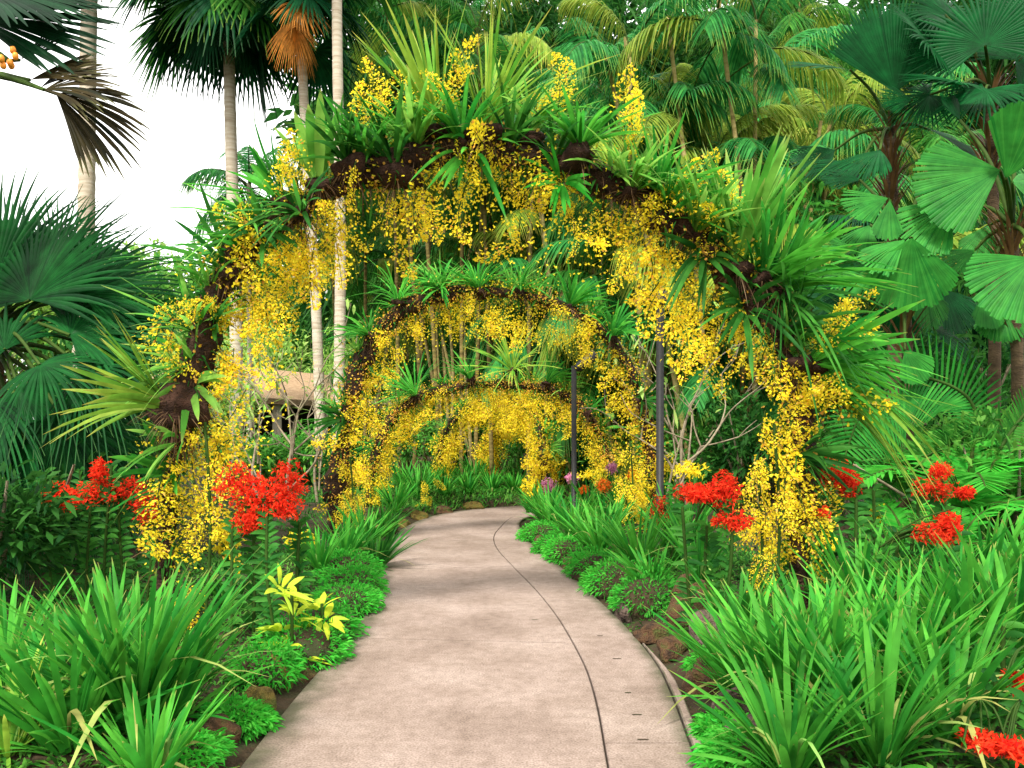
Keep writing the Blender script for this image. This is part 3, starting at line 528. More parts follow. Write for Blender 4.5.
big_fan('star_fan_palm', 'fan palm with one broad upright wedge shaped leaf near the top right', tuple(P(890, 128, 10.4)), [
    (895, 92, 10, 88, 1.2, 10, .15), (912, 100, 9.7, 170, .42, 35, .6), (850, 70, 10.2, 160, .8, 60, .8), (880, 150, 9.8, -150, .75, 60, .9), (930, 130, 10.2, -20, .7, 55, .8), (860, 165, 10.2, 190, .6, 50, .8), (835, 150, 10.6, 200, .6, 40, .7)], rng(47), 'licuala_shade', 46, .85, .2, 1.9, tr=.08)

# ------------------------------------------------------------------ shrubs and small trees of the middle distance
def shrub(px, Y, h, wd, lab, mat, seed, n=1500, size=.16, group='shrubs behind the flower beds', asp=.3, z0=.0, droop=.3, prof=DIAM, cat='shrub', nclump=16, flat=0.):
    c = G(px, Y); root = thing('shrub', lab, cat, c, group); r = rng(seed)
    mb = MB()
    for k in range(5):
        t = V(r.normal(0, wd * .25), r.normal(0, wd * .2), h * r.uniform(.5, .8)); tube(mb, spline([V(r.normal(0, .05), r.normal(0, .05), -.05), t * .5 + V(r.normal(0, .05), 0, 0), t], 6), np.linspace(.03, .01, 6), 5)
    mb.build('stem', M['branch'], root)
    mb = MB(); cloud(mb, (0, 0, h * .53 + z0), (wd * .5, wd * .45, h * .52), n, size, r, nclump=nclump, asp=asp, droop=droop, prof=prof, flat=flat); mb.build('leaves', M[mat], root)
    return root
SH = [
 (408, 20.5, 2.25, 1.9, 'round green bush left of the far bend of the path', 'shrub_fresh', 1800, .16), (452, 23, 1.6, 1.6, 'dark bush between the legs of the far arches', 'shrub_dark', 1200, .17),
 (500, 25, 1.5, 2.2, 'dark low bush in the gap of the farthest arch', 'shrub_dark', 1200, .18), (385, 25, 1.9, 2.4, 'green bush in front of the pavilion roof', 'shrub', 1500, .18),
 (300, 19, 1.35, 2.2, 'spiky green bush under the pavilion eave', 'shrub', 1600, .22), (250, 18, 1.3, 2.0, 'pale green bush beside the left leg of the first arch', 'shrub', 1500, .22), (345, 18, 1.3, 1.5, 'small green bush right of the pale pillar', 'shrub_dark', 1200, .2),
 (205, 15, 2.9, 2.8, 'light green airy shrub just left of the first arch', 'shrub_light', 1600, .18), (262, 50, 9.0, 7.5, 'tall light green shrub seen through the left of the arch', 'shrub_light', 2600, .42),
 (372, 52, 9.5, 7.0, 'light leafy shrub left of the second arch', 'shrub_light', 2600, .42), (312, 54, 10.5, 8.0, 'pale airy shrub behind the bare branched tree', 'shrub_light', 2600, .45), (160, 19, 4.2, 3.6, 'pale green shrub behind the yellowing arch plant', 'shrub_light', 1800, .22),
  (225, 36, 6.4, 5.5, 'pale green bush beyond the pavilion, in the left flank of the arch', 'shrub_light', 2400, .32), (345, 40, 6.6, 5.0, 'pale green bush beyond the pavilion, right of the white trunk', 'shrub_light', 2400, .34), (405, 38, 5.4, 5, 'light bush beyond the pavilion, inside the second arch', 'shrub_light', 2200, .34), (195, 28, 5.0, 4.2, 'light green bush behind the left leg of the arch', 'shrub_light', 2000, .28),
 (455, 32, 4.6, 5.0, 'light green bush behind the bare canes inside the arches', 'shrub_fresh', 2200, .3), (540, 30, 4.4, 4.0, 'fresh green bush behind the far bend, right of the canes', 'shrub_fresh', 2000, .28), (720, 19, 4.2, 3.2, 'fresh green bush in the right side of the first arch', 'shrub_fresh', 2000, .22), (610, 26, 5.2, 4.0, 'fresh green bush above the short lamp post', 'shrub_fresh', 2000, .25),
 (462, 23, 2.3, 2.0, 'fresh green bush between the third and fourth arch on the left', 'shrub_fresh', 1500, .18), (505, 22.5, 1.6, 1.6, 'small fresh green bush inside the fourth arch', 'shrub_fresh', 1300, .16), (580, 19, 2.0, 1.8, 'fresh green bush right behind the third arch', 'shrub_fresh', 1500, .18),
 (590, 22, 2.3, 2.0, 'broad leaved bush behind the short lamp post', 'shrub_fresh', 1300, .24), (620, 18, 1.9, 1.6, 'green bush between the short lamp post and second arch', 'shrub_fresh', 1400, .2), (560, 24, 3.0, 2.0, 'green bush above the far bend of the path', 'shrub_fresh', 1300, .22),
 (690, 15, 2.4, 2.4, 'green bush behind the bare branches on the right', 'shrub_fresh', 1700, .2), (745, 13, 2.2, 2.0, 'dark bush behind the right leg of the first arch', 'shrub_dark', 1700, .2), (640, 24, 4.0, 3.0, 'tall green bush behind the tall lamp post', 'shrub', 1500, .25),
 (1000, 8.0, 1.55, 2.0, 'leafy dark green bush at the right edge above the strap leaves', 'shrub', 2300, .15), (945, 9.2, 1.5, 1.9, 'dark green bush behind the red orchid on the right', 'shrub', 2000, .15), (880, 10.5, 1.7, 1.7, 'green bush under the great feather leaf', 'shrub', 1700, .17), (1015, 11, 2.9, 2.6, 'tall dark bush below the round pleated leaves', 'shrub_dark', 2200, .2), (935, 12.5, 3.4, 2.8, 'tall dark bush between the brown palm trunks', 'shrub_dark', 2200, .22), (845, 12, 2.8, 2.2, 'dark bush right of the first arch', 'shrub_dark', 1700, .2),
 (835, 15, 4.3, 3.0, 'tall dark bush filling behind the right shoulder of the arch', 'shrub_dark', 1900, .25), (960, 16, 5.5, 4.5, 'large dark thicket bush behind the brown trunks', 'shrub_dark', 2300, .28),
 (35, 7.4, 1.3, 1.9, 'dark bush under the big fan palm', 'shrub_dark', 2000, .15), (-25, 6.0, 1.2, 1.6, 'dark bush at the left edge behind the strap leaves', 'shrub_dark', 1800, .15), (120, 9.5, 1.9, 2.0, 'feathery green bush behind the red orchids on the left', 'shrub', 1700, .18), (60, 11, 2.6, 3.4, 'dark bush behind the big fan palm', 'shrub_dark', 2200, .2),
]
for i, (px, Y, h, wd, lab, mat, n, sz) in enumerate(SH): shrub(px, Y, h, wd, lab, mat, 1300 + i, n, sz)
# bare, twisty little trees
def bare_tree(px, Y, h, lab, seed, nb=6, leafn=120, lean=0, mat='shrub_light', rad=.03):
    c = G(px, Y); root = thing('bare_tree', lab, 'tree', c, 'pale bare branched little trees'); r = rng(seed); mb = MB(); tips = []
    def grow(p, d, L, rd, lv):
        q = p + d * L; mid = (p + q) / 2 + r.normal(0, .07 * L, 3); tube(mb, spline([p, mid, q], 6), np.linspace(rd, rd * .72, 6), 6)
        tips.append((q, d))
        if lv > 0:
            for k in range(2 if lv < 3 else nb): grow(q if lv < 3 else p + d * L * r.uniform(.25, 1), unit(d + r.normal(0, .55, 3) * V(1, .7, .6) + V(0, 0, .15)), L * r.uniform(.6, .85), rd * .62, lv - 1)
    grow(V(0, 0, -.1), unit(V(lean, 0, 1)), h * .42, rad, 3)
    mb.build('branches', M['branch'], root)
    mb = MB(); tp = np.array([t[0] for t in tips[nb:]]); k = r.choice(len(tp), leafn); d0 = unit(r.normal(size=(leafn, 3)) + V(0, 0, .4))
    ribbons(mb, tp[k] + r.normal(0, .05, (leafn, 3)), d0, np.cross(d0, V(0, 0, 1)), r.uniform(.12, .24, leafn), .055, V(0, 0, -.3), LEAF, 3, .2, r=r); mb.build('leaves', M[mat], root)
bare_tree(292, 12, 2.9, 'bare twisting pale tree seen through the left of the first arch', 61, 6, 130)
bare_tree(262, 14, 2.6, 'smaller bare pale tree beside the left leg of the first arch', 62, 5, 100, -.1)
bare_tree(318, 15, 3.2, 'slender pale branched tree just left of the second arch', 65, 5, 110, .05)
bare_tree(655, 10.5, 2.7, 'bare pale tree leaning right between the second arch and red orchids', 63, 5, 40, .35)
bare_tree(690, 13, 3.4, 'bare pale branched tree right of the tall lamp post', 64, 5, 60, -.1)
# lamp posts
def lamp(px, py_top, Y, rad, lab, head):
    c = G(px, Y); zt = P(px, py_top, Y)[2] - c[2]; root = thing('lamp_post', lab, 'lamp post', c, 'black lamp posts in the right bed')
    mb = MB(); tube(mb, [V(0, 0, -.1), V(0, 0, .25), V(0, 0, .27), V(0, 0, zt)], [rad * 1.5, rad * 1.5, rad, rad], 12); mb.build('pole', M['black'], root)
    mb = MB()
    if head == 'cap': tube(mb, [V(0, 0, zt - .06), V(0, 0, zt - .03), V(0, 0, zt), V(0, 0, zt + .1), V(0, 0, zt + .13), V(0, 0, zt + .14)], [rad, rad * 1.9, rad * 2, rad * 2, rad * 1.6, .005], 14)
    else: tube(mb, [V(.0, 0, zt - .05), V(.04, 0, zt - .04), V(.08, 0, zt - .02), V(.34, -.02, zt + .2), V(.345, -.02, zt + .205)], [.01, .05, .075, .085, .01], 10)
    mb.build('lamp_head', M['black'], root)
lamp(660, 302, 10.3, .05, 'tall black lamp post with a flat cap right of the second arch', 'cap')
lamp(574, 366, 12.6, .042, 'shorter black lamp post with a tilted spotlight head by the far bend', 'spot')

# ------------------------------------------------------------------ flower arches
def spray_mesh(seed, nb, L=.5, wd=.16, size=.024, mats=None, hang=True):
    """one branched spray hanging down -Z"""
    r = rng(seed); mb = MB(); s = -1
    ax_ = spline([V(0, 0, 0), V(r.normal(0, .05), r.normal(0, .05), s * L * .5), V(r.normal(0, .08), r.normal(0, .08), s * L)], 10)
    tube(mb, ax_, np.linspace(.005, .0025, 10), 4, 1)
    t = np.r_[r.uniform(.1, 1, nb)]; base = np.stack([np.interp(t, np.linspace(0, 1, 10), ax_[:, k]) for k in range(3)], 1)
    nbr = 9; ba = r.uniform(0, 2 * PI, nbr); k = r.integers(0, nbr, nb); wid_ = wd * np.sin(PI * (.12 + .8 * t)) * r.random(nb) ** .7
    out = np.stack([np.cos(ba[k] + r.normal(0, .3, nb)), np.sin(ba[k] + r.normal(0, .3, nb)), r.normal(-.25, .3, nb)], 1)
    c = base + out * wid_[:, None]
    m_ = np.where(r.random(nb) < .12, 2, 0)
    for mm in (0, 2):
        j = m_ == mm; cc = c[j]; n = len(cc); d = unit(out[j] + r.normal(0, .5, (n, 3)) + V(0, 0, -.5)); sd = unit(np.cross(d, r.normal(size=(n, 3)))); vr = r.random(n); z = size * r.uniform(.75, 1.2, n)
        ribbons(mb, cc, d, sd, z, z * 1.15, None, BLOOM, 2, 0, var=vr, m=mm)                        # lip
        ribbons(mb, cc - sd * .3 * z[:, None], -d * .3 + sd, d, z * .9, z * .45, None, DIAM, 2, 0, var=vr, m=mm)      # side petals
        ribbons(mb, cc, -d, np.cross(sd, d), z * .7, z * .4, None, DIAM, 2, 0, var=vr, m=mm)
    return mb.mesh('flower_spray', mats)
YM = [M['yellow'], M['stem'], M['tan_yellow']]
SPRAY = [spray_mesh(200 + i, 190, .44 + .03 * i, .13, .0168, YM) for i in range(7)]
SPRAY_S = [spray_mesh(220 + i, 150, .36 + .03 * i, .15, .0205, YM) for i in range(7)]
def arch(name, label, pts, Y, rad, seed, nsp, n_in, roots=260, scale=1., leg_lo=.18, group='yellow orchid arches over the path', depth=.55, sprays=None, nbloom=900, nhang=5200, nleaf=26, lleaf=.85):
    """pts: (px, py[, Y]) along the arch, left foot to right foot"""
    W = np.array([P(p[0], p[1], p[2] if len(p) > 2 else Y) for p in pts]); r = rng(seed)
    for e in (0, -1): W[e][2] = gz(W[e][0], W[e][1]) - .05
    o = (W[0] + W[-1]) / 2; o[2] = 0; W = W - o
    root = thing(name, label, 'flower arch', o, group); n = 90; c = spline(W, n)
    rr = rad * (1 + .3 * np.convolve(r.normal(size=n), np.ones(7) / 3, 'same')) ; rr = np.clip(rr, rad * .6, rad * 1.7)
    mb = MB(); tube(mb, c + np.c_[np.zeros(n), r.normal(0, .015, n), np.zeros(n)], rr, 12, 0, .14, r); mb.build('arch_frame', M['bark'], root)
    mb = MB(); k = r.integers(4, n - 2, roots); d = unit(r.normal(size=(roots, 3)) + V(0, 0, -.4)); ribbons(mb, c[k] + d * rr[k][:, None] * .8, d, r.normal(size=(roots, 3)), r.uniform(.06, .26, roots) , .008, V(0, 0, -.6), NEEDLE, 4, 0, r=r); kind(mb.build('aerial_roots', M['root'], root), 'stuff')
    ctr = V(0, 0, .9); inward = unit((ctr - c) * V(1, .4, 1))
    s = r.beta(1, 1, nsp); s = leg_lo * .4 + (1 - .8 * leg_lo) * (np.arange(nsp) + r.random(nsp)) / nsp
    for j in range(nsp):
        k = min(n - 2, int(s[j] * n)); a = inward[k] * r.uniform(-.25, 1) * n_in(s[j]) * depth + V(r.normal(0, .06), r.normal(-.04, .12), 0)
        put('flower_spray', (sprays or SPRAY)[r.integers(0, 7)], root, c[k] + a - V(0, 0, rr[k] * .2), (r.normal(0, .5), r.normal(0, .5), r.uniform(0, 6.28)), scale * r.uniform(.55, 1.15) * np.array([r.uniform(.85, 1.3), r.uniform(.85, 1.3), r.uniform(.6, 1.1)]))
    mb = MB(); q = 1400; k = r.integers(4, n - 2, q); d = unit(r.normal(size=(q, 3)) * V(1, 1, .9) + V(0, -.2, .25)); ribbons(mb, c[k] + d * rr[k][:, None] * .85 + r.normal(0, .04, (q, 3)), d, r.normal(size=(q, 3)), r.uniform(.05, .2, q), r.uniform(.012, .03, q), V(0, 0, -.45), LEAF, 3, 0, r=r); kind(mb.build('moss_leaves', M['strap_dark'], root), 'stuff')
    mb = MB(); q = nhang; cs = r.random(40) * .92 + .04; ck = r.integers(0, 40, q); ss = np.clip(cs[ck] + r.normal(0, .022, q), leg_lo * .4, 1 - .4 * leg_lo); k = np.minimum(n - 2, (ss * n).astype(int))
    fr = -.22 + np.clip(1.22 * r.random(q) ** 1.1 * (.65 + .5 * np.sin(37 * cs[ck]) ** 2), 0, 1.1); ni = np.array([n_in(v) for v in ss]); p = c[k] + inward[k] * (fr * ni * depth)[:, None] + r.normal(0, .085, (q, 3)) + V(0, -.03, -.25) * fr[:, None]
    for e_ in range(3):
        dd = unit(r.normal(size=(q, 3)) + V(0, -.4, -.4)); ribbons(mb, p, dd, r.normal(size=(q, 3)), (.018 if Y < 8 else .021 if Y < 16 else .03) if e_ == 0 else .015, (.018 if Y < 8 else .021 if Y < 16 else .03) if e_ == 0 else .008, None, BLOOM if e_ == 0 else DIAM, 2, 0, r=r)
    j = r.integers(0, q, 420); dv = p[j] - c[k[j]]; Ld = np.linalg.norm(dv, axis=1); ribbons(mb, c[k[j]], dv + V(0, 0, .12), r.normal(size=(420, 3)), Ld, .0045 if Y < 8 else .006, V(0, 0, -.12), NEEDLE, 5, 0, m=1, r=r)
    kind(mb.build('hanging_blooms', [M['yellow'], M['stem']], root), 'stuff')
    mb = MB(); outw = -inward
    for e_ in range(nleaf): k = int(r.uniform(.16, .84) * n); tuft(mb, c[k] + outw[k] * rr[k] * .7, outw[k] * r.uniform(.3, 1) + V(r.normal(0, .35), r.normal(-.3, .3), .7), int(r.integers(12, 30)), r.uniform(.35 * lleaf / .85, lleaf), r.uniform(.018, .034), r.uniform(.6, 1.1), .25, r.uniform(.2, .6), r, m=e_ % 2)
    kind(mb.build('small_leaves', [M['strap'], M['strap_light']], root), 'stuff')
    mb = MB(); q = nbloom; cl = r.integers(6, n - 6, 60); k = cl[r.integers(0, 60, q)]; d = unit(r.normal(size=(q, 3)) + V(0, -.9, -.2)); p = c[k] + r.normal(0, .09, (q, 3)) + d * rr[k][:, None] * 1.05
    for e_ in range(2): dd = unit(d + r.normal(0, .6, (q, 3))); ribbons(mb, p, dd, r.normal(size=(q, 3)), .021, .021, None, BLOOM, 2, 0, r=r)
    kind(mb.build('small_blooms', M['tan_yellow'], root), 'stuff')
    return root, c + o
A1 = [(163, 600), (166, 520), (172, 460), (183, 410), (200, 350), (214, 295), (248, 243), (308, 203), (375, 170), (440, 150), (500, 155), (550, 166), (610, 183), (662, 205), (712, 248), (752, 300), (782, 355), (798, 410), (803, 480), (800, 540), (798, 600)]
f1 = lambda s: .4 if s < .14 else (1.25 if s < .3 else .72 if s < .52 else 1.0 if s < .74 else .35)
arch1, c1 = arch('flower_arch', 'nearest and largest arch draped in yellow orchids over the path', A1, 6.0, .105, 301, 100, f1, 420, nleaf=15, lleaf=.68)
A2 = [(333, 545), (336, 500), (341, 450), (352, 395), (368, 350), (393, 318), (430, 298), (480, 292), (530, 297), (575, 312), (610, 340), (634, 380), (648, 430), (654, 490), (656, 545)]
arch2, c2 = arch('flower_arch', 'second arch from the camera with bare dark legs and yellow orchids', A2, 11.2, .11, 302, 95, lambda s: .5 if s < .2 or s > .82 else .75, 260, sprays=SPRAY_S, scale=.9, nleaf=13, nbloom=2200, leg_lo=.06, nhang=6500, lleaf=.65)
A3 = [(368, 515), (372, 475), (380, 440), (398, 412), (425, 395), (465, 386), (510, 385), (550, 390), (582, 408), (602, 440), (610, 475), (612, 515)]
arch3, c3 = arch('flower_arch', 'third and lower arch, its curve framed inside the second arch', A3, 15.0, .09, 303, 80, lambda s: .45 if s < .2 or s > .8 else .6, 160, sprays=SPRAY_S, scale=.95, nleaf=8, nbloom=2600, leg_lo=.06, nhang=7000, lleaf=.65)
A4 = [(440, 497, 18.6), (440, 462, 18.6), (448, 427, 18.5), (470, 406, 18.4), (500, 398, 18.0), (525, 405, 17.5), (541, 430, 17), (545, 470, 16.7), (545, 500, 16.6)]
arch4, c4 = arch('flower_arch', 'fourth arch turned sideways at the bend of the path', A4, 18, .08, 304, 90, lambda s: .5, 80, sprays=SPRAY_S, nhang=8000, nleaf=10, leg_lo=.06, scale=1.15, lleaf=.6)
A5 = [(484, 491, 20.6), (484, 462, 20.6), (490, 436, 20.5), (504, 420, 20.3), (525, 416, 20), (545, 425, 19.7), (560, 450, 19.4), (563, 490, 19.2)]
arch5, c5 = arch('flower_arch', 'farthest small arch seen through the fourth at the bend', A5, 21, .08, 305, 90, lambda s: .5, 60, sprays=SPRAY_S, nhang=8000, nleaf=8, leg_lo=.06, scale=1.2, lleaf=.6)
def bunch(px, py, Y, lab, ax_, n, seed, L=.32, group='flower sprays standing up on the first arch'):
    """an upright spray of blooms on the outside of an arch"""
    c = P(px, py, Y); root = thing('orchid_spray', lab, 'orchid', c, group); r = rng(seed)
    for k in range(n):
        d = unit(V(*ax_) + r.normal(0, .28, 3)); q = Vector(-d).to_track_quat('Z', 'Y').to_euler()
        ux = unit(V(*ax_)) * max(0, L - .36) * (k / max(1, n - 1)); put('flower_spray', SPRAY[r.integers(0, 7)], root, ux + V(r.normal(0, .06 if ax_[2] > 0 else .14), r.normal(0, .06), 0), q, (.75, .75, min(.85, L / .5) * r.uniform(.8, 1.1)))
for i, (px, py, ax_, n, L, lab) in enumerate([
    (385, 125, (-.5, -.2, 1), 4, .35, 'yellow orchid spray standing on the arch left of its spiky crest'), (418, 118, (-.25, -.2, 1), 2, .3, 'small yellow orchid spray between the dark and the straw green crest plants'),
    (458, 128, (.05, -.3, 1), 3, .55, 'narrow upright yellow orchid spray in the middle of the crest'), (545, 118, (.15, -.2, 1), 3, .32, 'yellow orchid spray right of the spiky crest'),
    (628, 165, (.12, -.2, 1), 4, .6, 'tall upright yellow orchid spray on the right shoulder of the arch'), (655, 205, (.5, -.3, .4), 4, .4, 'yellow orchid spray leaning out at the right shoulder of the arch'),
    (300, 205, (-.4, -.3, .9), 4, .4, 'yellow orchid spray on the left shoulder below the broad leaves'), (255, 245, (-.7, -.3, .5), 3, .3, 'yellow orchid spray pointing left beside the dark leaves on the arch'),
    (188, 325, (-.2, -.2, .8), 2, .22, 'yellow orchid spray outside the left leg of the arch'), (800, 352, (.75, -.3, .55), 4, .5, 'yellow orchid spray reaching out right from the right leg'),
    (720, 225, (.1, -.4, .3), 3, .3, 'yellow orchid spray under the bright upright leaves on the arch'), (795, 400, (.6, -.5, -.1), 5, .4, 'cream and yellow orchid spray around the right leg, above the red flowers')]):
    bunch(px, py, 5.85, lab, ax_, n, 400 + i, L)
for i, (px, py, ax_, n, L, lab) in enumerate([(282, 238, (.25, -.2, -1), 6, .42, 'yellow orchid curtain hanging at the left shoulder inside the arch'), (262, 290, (.2, -.2, -1), 6, .42, 'yellow orchid curtain hanging on the inner side of the left leg'), (318, 228, (.1, -.1, -1), 5, .4, 'yellow orchid curtain hanging beside the slim white trunk'), (232, 345, (.15, -.2, -1), 5, .4, 'yellow orchid curtain lower down the inner side of the left leg'), (700, 285, (-.2, -.2, -1), 3, .45, 'yellow orchid curtain hanging at the right shoulder inside the arch'), (640, 232, (-.1, -.2, -1), 3, .4, 'yellow orchid curtain hanging above the tall lamp post'), (735, 345, (-.15, -.2, -1), 3, .4, 'yellow orchid curtain hanging inside the right leg of the arch')]):
    bunch(px, py, 5.95, lab, ax_, n, 450 + i, L, 'flower curtains hanging inside the first arch')
# yellow curtains low on the right leg and left leg: plants rooted at the foot
def orchid_column(px, Y, z0, z1, wd, n, lab, seed, group='yellow orchids clothing the feet of the first arch'):
    c = G(px, Y); root = thing('climbing_orchid', lab, 'orchid', c, group); r = rng(seed)
    mb = MB(); tube(mb, spline([V(0, 0, 0), V(.04, 0, z1 * .5), V(0, 0, z1)], 8), .012, 5); mb.build('stem', M['stem'], root)
    for k in range(n): put('flower_spray', SPRAY[r.integers(0, 7)], root, (r.normal(0, wd), r.normal(0, .08), r.uniform(z0 + .25, z1)), (r.normal(0, .3), r.normal(0, .3), r.uniform(0, 6.28)), r.uniform(.5, .8))
orchid_column(774, 5.75, .0, 1.45, .12, 10, 'yellow orchids covering the right foot of the first arch', 431)
orchid_column(757, 5.9, .4, 1.2, .07, 7, 'yellow orchids beside the red flowers, inside the right foot', 432)
orchid_column(205, 5.8, .0, 1.5, .10, 9, 'yellow orchids covering the left foot of the first arch', 433)
orchid_column(420, 15.2, .0, .9, .15, 5, 'yellow orchids in the bed left of the far bend', 434, 'yellow orchids in the far beds')
orchid_column(630, 10.6, .3, 1.3, .12, 13, 'yellow orchids covering the right foot of the second arch', 435, 'yellow orchids in the far beds')
orchid_column(350, 10.8, .2, 1.1, .12, 10, 'yellow orchids covering the left foot of the second arch', 436, 'yellow orchids in the far beds')
# strap-leaved plants perched on the arches
def perch(px, py, Y, lab, ax_, mat, n, L, W, seed, spread=.6, bend=.2, grav=.2, ball=.1, group='strap leaved plants perched on the first arch', prof=STRAP):
    c = P(px, py, Y); root = thing('perched_plant', lab, 'plant', c, group); r = rng(seed)
    mb = MB(); tuft(mb, (0, 0, 0), ax_, n, L, W, spread, bend, grav, r, base_r=.05, prof=prof); mb.build('leaves', M[mat], root)
    if ball:
        mb = MB(); ball *= .8; blob(mb, -unit(V(*ax_)) * ball * .6, (ball * 1.15, ball, ball * .8), r, .55, 14); rb = mb.build('root_ball', M['pot'], root)
        mb = MB(); k = 45 if ball < .15 else 260; d = unit(r.normal(size=(k, 3)) + V(0, 0, -.8)); ribbons(mb, -unit(V(*ax_)) * ball * .6 + d * ball * .8, d, r.normal(size=(k, 3)), r.uniform(.05, .25, k), .007, V(0, 0, -.5), NEEDLE, 4, 0, r=r); mb.build('roots', M['root'], rb)
    return root
PE = [
 (165, 405, 'yellowing strap plant with a big brown root ball on the left leg', (-.8, -.35, .35), 'strap_yellow', 30, .72, .04, .75, .25, .25, .2),
 (228, 268, 'dark strap plant pointing up left against the sky', (-.55, -.1, .7), 'strap_dark', 16, .62, .05, .7, .2, .25, .1),
 (280, 200, 'dark green plant with stiff leaves crossing left on the arch shoulder', (-.6, -.2, .7), 'strap', 16, .5, .05, .6, .2, .2, .1),
 (318, 178, 'plant with broad upright green leaves beside the white palm trunk', (-.1, -.1, 1), 'strap', 12, .5, .09, .45, .1, .1, .08),
 (212, 325, 'small dark plant with short leaves on the left leg', (-.3, -.8, .3), 'strap_dark', 16, .3, .05, .9, .2, .3, 0),
 (190, 385, 'small green plant on the left leg beside the yellowing one', (.2, -.9, .3), 'strap', 14, .34, .05, .9, .2, .4, 0),
 (345, 160, 'dark leaved plant left of the brown root balls on the arch', (-.4, -.4, .8), 'strap_dark', 20, .5, .035, .9, .2, .35, .12),
 (395, 168, 'dense dark strap plant above the brown root balls', (-.1, -.35, 1), 'strap_dark', 34, .62, .035, .8, .25, .3, .15),
 (438, 128, 'straw green plant with tall upright leaves on the arch crest', (-.25, -.1, 1), 'strap_yellow', 30, .8, .04, .42, .15, .1, .12),
 (486, 126, 'spiky grass like plant fanning right on the arch crest', (.35, -.1, 1), 'strap_yellow', 42, .8, .025, .65, .2, .15, .12),
 (470, 150, 'green strap plant hanging over the front of the arch crest', (.1, -.9, .3), 'strap', 22, .4, .04, 1, .2, .5, 0),
 (530, 130, 'grey green strap plant right of the spiky crest', (.3, -.3, .9), 'strap', 26, .5, .035, .9, .2, .4, .1),
 (580, 148, 'bright rounded green plant on the right of the arch crest', (.1, -.3, 1), 'strap', 46, .5, .035, 1.0, .25, .35, .13),
 (612, 178, 'small fresh green plant behind the tall upright spray', (.2, -.5, .7), 'strap', 18, .4, .04, .9, .2, .4, .1),
 (668, 215, 'green strap plant with grey leaves on the right shoulder', (.5, -.4, .7), 'strap', 26, .52, .04, .8, .2, .35, .12),
 (738, 262, 'bright plant with stiff upright leaves on the right shoulder', (.1, -.2, 1), 'strap', 38, .85, .055, .5, .12, .08, .1),
 (775, 290, 'large green strap plant spraying out on the right shoulder', (.7, -.2, .7), 'strap', 44, .85, .045, .75, .2, .35, .1),
 (785, 300, 'plant with long drooping grey green leaves on the right leg', (.25, -.9, .1), 'strap_dark', 30, .65, .03, .9, .1, .7, 0),
 (812, 362, 'leafy plant with broad leaves jutting right from the right leg', (.85, -.3, .4), 'strap', 36, .72, .045, .75, .2, .35, .12),
 (838, 395, 'hanging yellowish strap plant outside the right leg', (.6, -.4, -.1), 'strap_yellow', 20, .75, .035, .6, .1, .75, .1),
 (745, 310, 'small dark plant inside the right shoulder', (-.1, -.9, .2), 'strap_dark', 20, .4, .04, .9, .2, .5, 0),
 (800, 455, 'small dark plant low on the right leg', (.5, -.8, .2), 'strap_dark', 20, .4, .04, .9, .2, .4, 0),
 (172, 475, 'small green plant low on the left leg above the foot', (-.3, -.9, .3), 'strap', 14, .4, .05, .8, .2, .3, 0),
 (262, 235, 'small dark plant tucked under the left shoulder', (.1, -.9, .4), 'strap_dark', 18, .35, .045, 1, .2, .4, 0),
 (560, 180, 'tiny fern like plant under the crest, right of the middle', (0, -1, .2), 'fern', 18, .26, .035, 1, .2, .4, 0),
 (195, 365, 'small green strap plant halfway up the left leg', (-.6, -.5, .5), 'strap', 22, 0.45, 0.035, .9, .25, .4, .07),
 (243, 255, 'grass like plant at the bend of the left shoulder', (-.5, -.4, .8), 'strap', 30, 0.5, 0.03, .9, .25, .4, .07),
 (300, 212, 'low strap plant under the broad upright leaves', (-.3, -.7, .5), 'strap_dark', 26, 0.45, 0.035, .9, .25, .4, .07),
 (362, 165, 'grass like plant right of the white trunk', (-.2, -.2, 1), 'strap', 36, 0.55, 0.03, .9, .25, .4, .07),
 (415, 148, 'thick tuft between the dark plant and the straw green one', (-.1, -.3, 1), 'strap', 36, 0.55, 0.035, .9, .25, .4, .07),
 (462, 140, 'fine leaved green tuft in the very middle of the crest', (0, -.3, 1), 'strap', 40, 0.6, 0.03, .9, .25, .4, .07),
 (510, 145, 'fine leaved tuft right of the middle of the crest', (.2, -.3, 1), 'strap_dark', 36, 0.6, 0.03, .9, .25, .4, .07),
 (555, 158, 'dark tuft left of the bright rounded plant', (.1, -.3, 1), 'strap_dark', 32, 0.5, 0.03, .9, .25, .4, .07),
 (632, 188, 'grass like tuft in front of the tall upright spray', (.3, -.3, 1), 'strap', 34, 0.55, 0.03, .9, .25, .4, .07),
 (655, 200, 'arching grass like tuft right of the tall upright spray', (.5, -.2, .9), 'strap', 36, 0.65, 0.03, .9, .25, .4, .07),
 (695, 232, 'leafy tuft left of the stiff upright leaves', (.3, -.3, .9), 'strap', 36, 0.6, 0.04, .9, .25, .4, .07),
 (765, 275, 'thick tuft behind the large spraying plant', (.5, -.1, .9), 'strap', 40, 0.8, 0.035, .9, .25, .4, .07),
 (790, 330, 'grey green tuft on the upper right leg', (.6, -.4, .5), 'strap_dark', 34, 0.6, 0.035, .9, .25, .4, .07),
 (815, 375, 'grass like tuft where the right leg straightens', (.8, -.3, .2), 'strap', 34, 0.65, 0.03, .9, .25, .4, .07),
 (178, 440, 'thin leaved tuft below the yellowing plant', (-.6, -.5, .2), 'strap', 22, 0.4, 0.03, .9, .25, .4, .07),
 (705, 255, 'leafy plant with hanging leaves inside the upper right of the arch', (-.2, -.8, .1), 'strap_dark', 18, .4, .04, .9, .1, .6, 0),
]
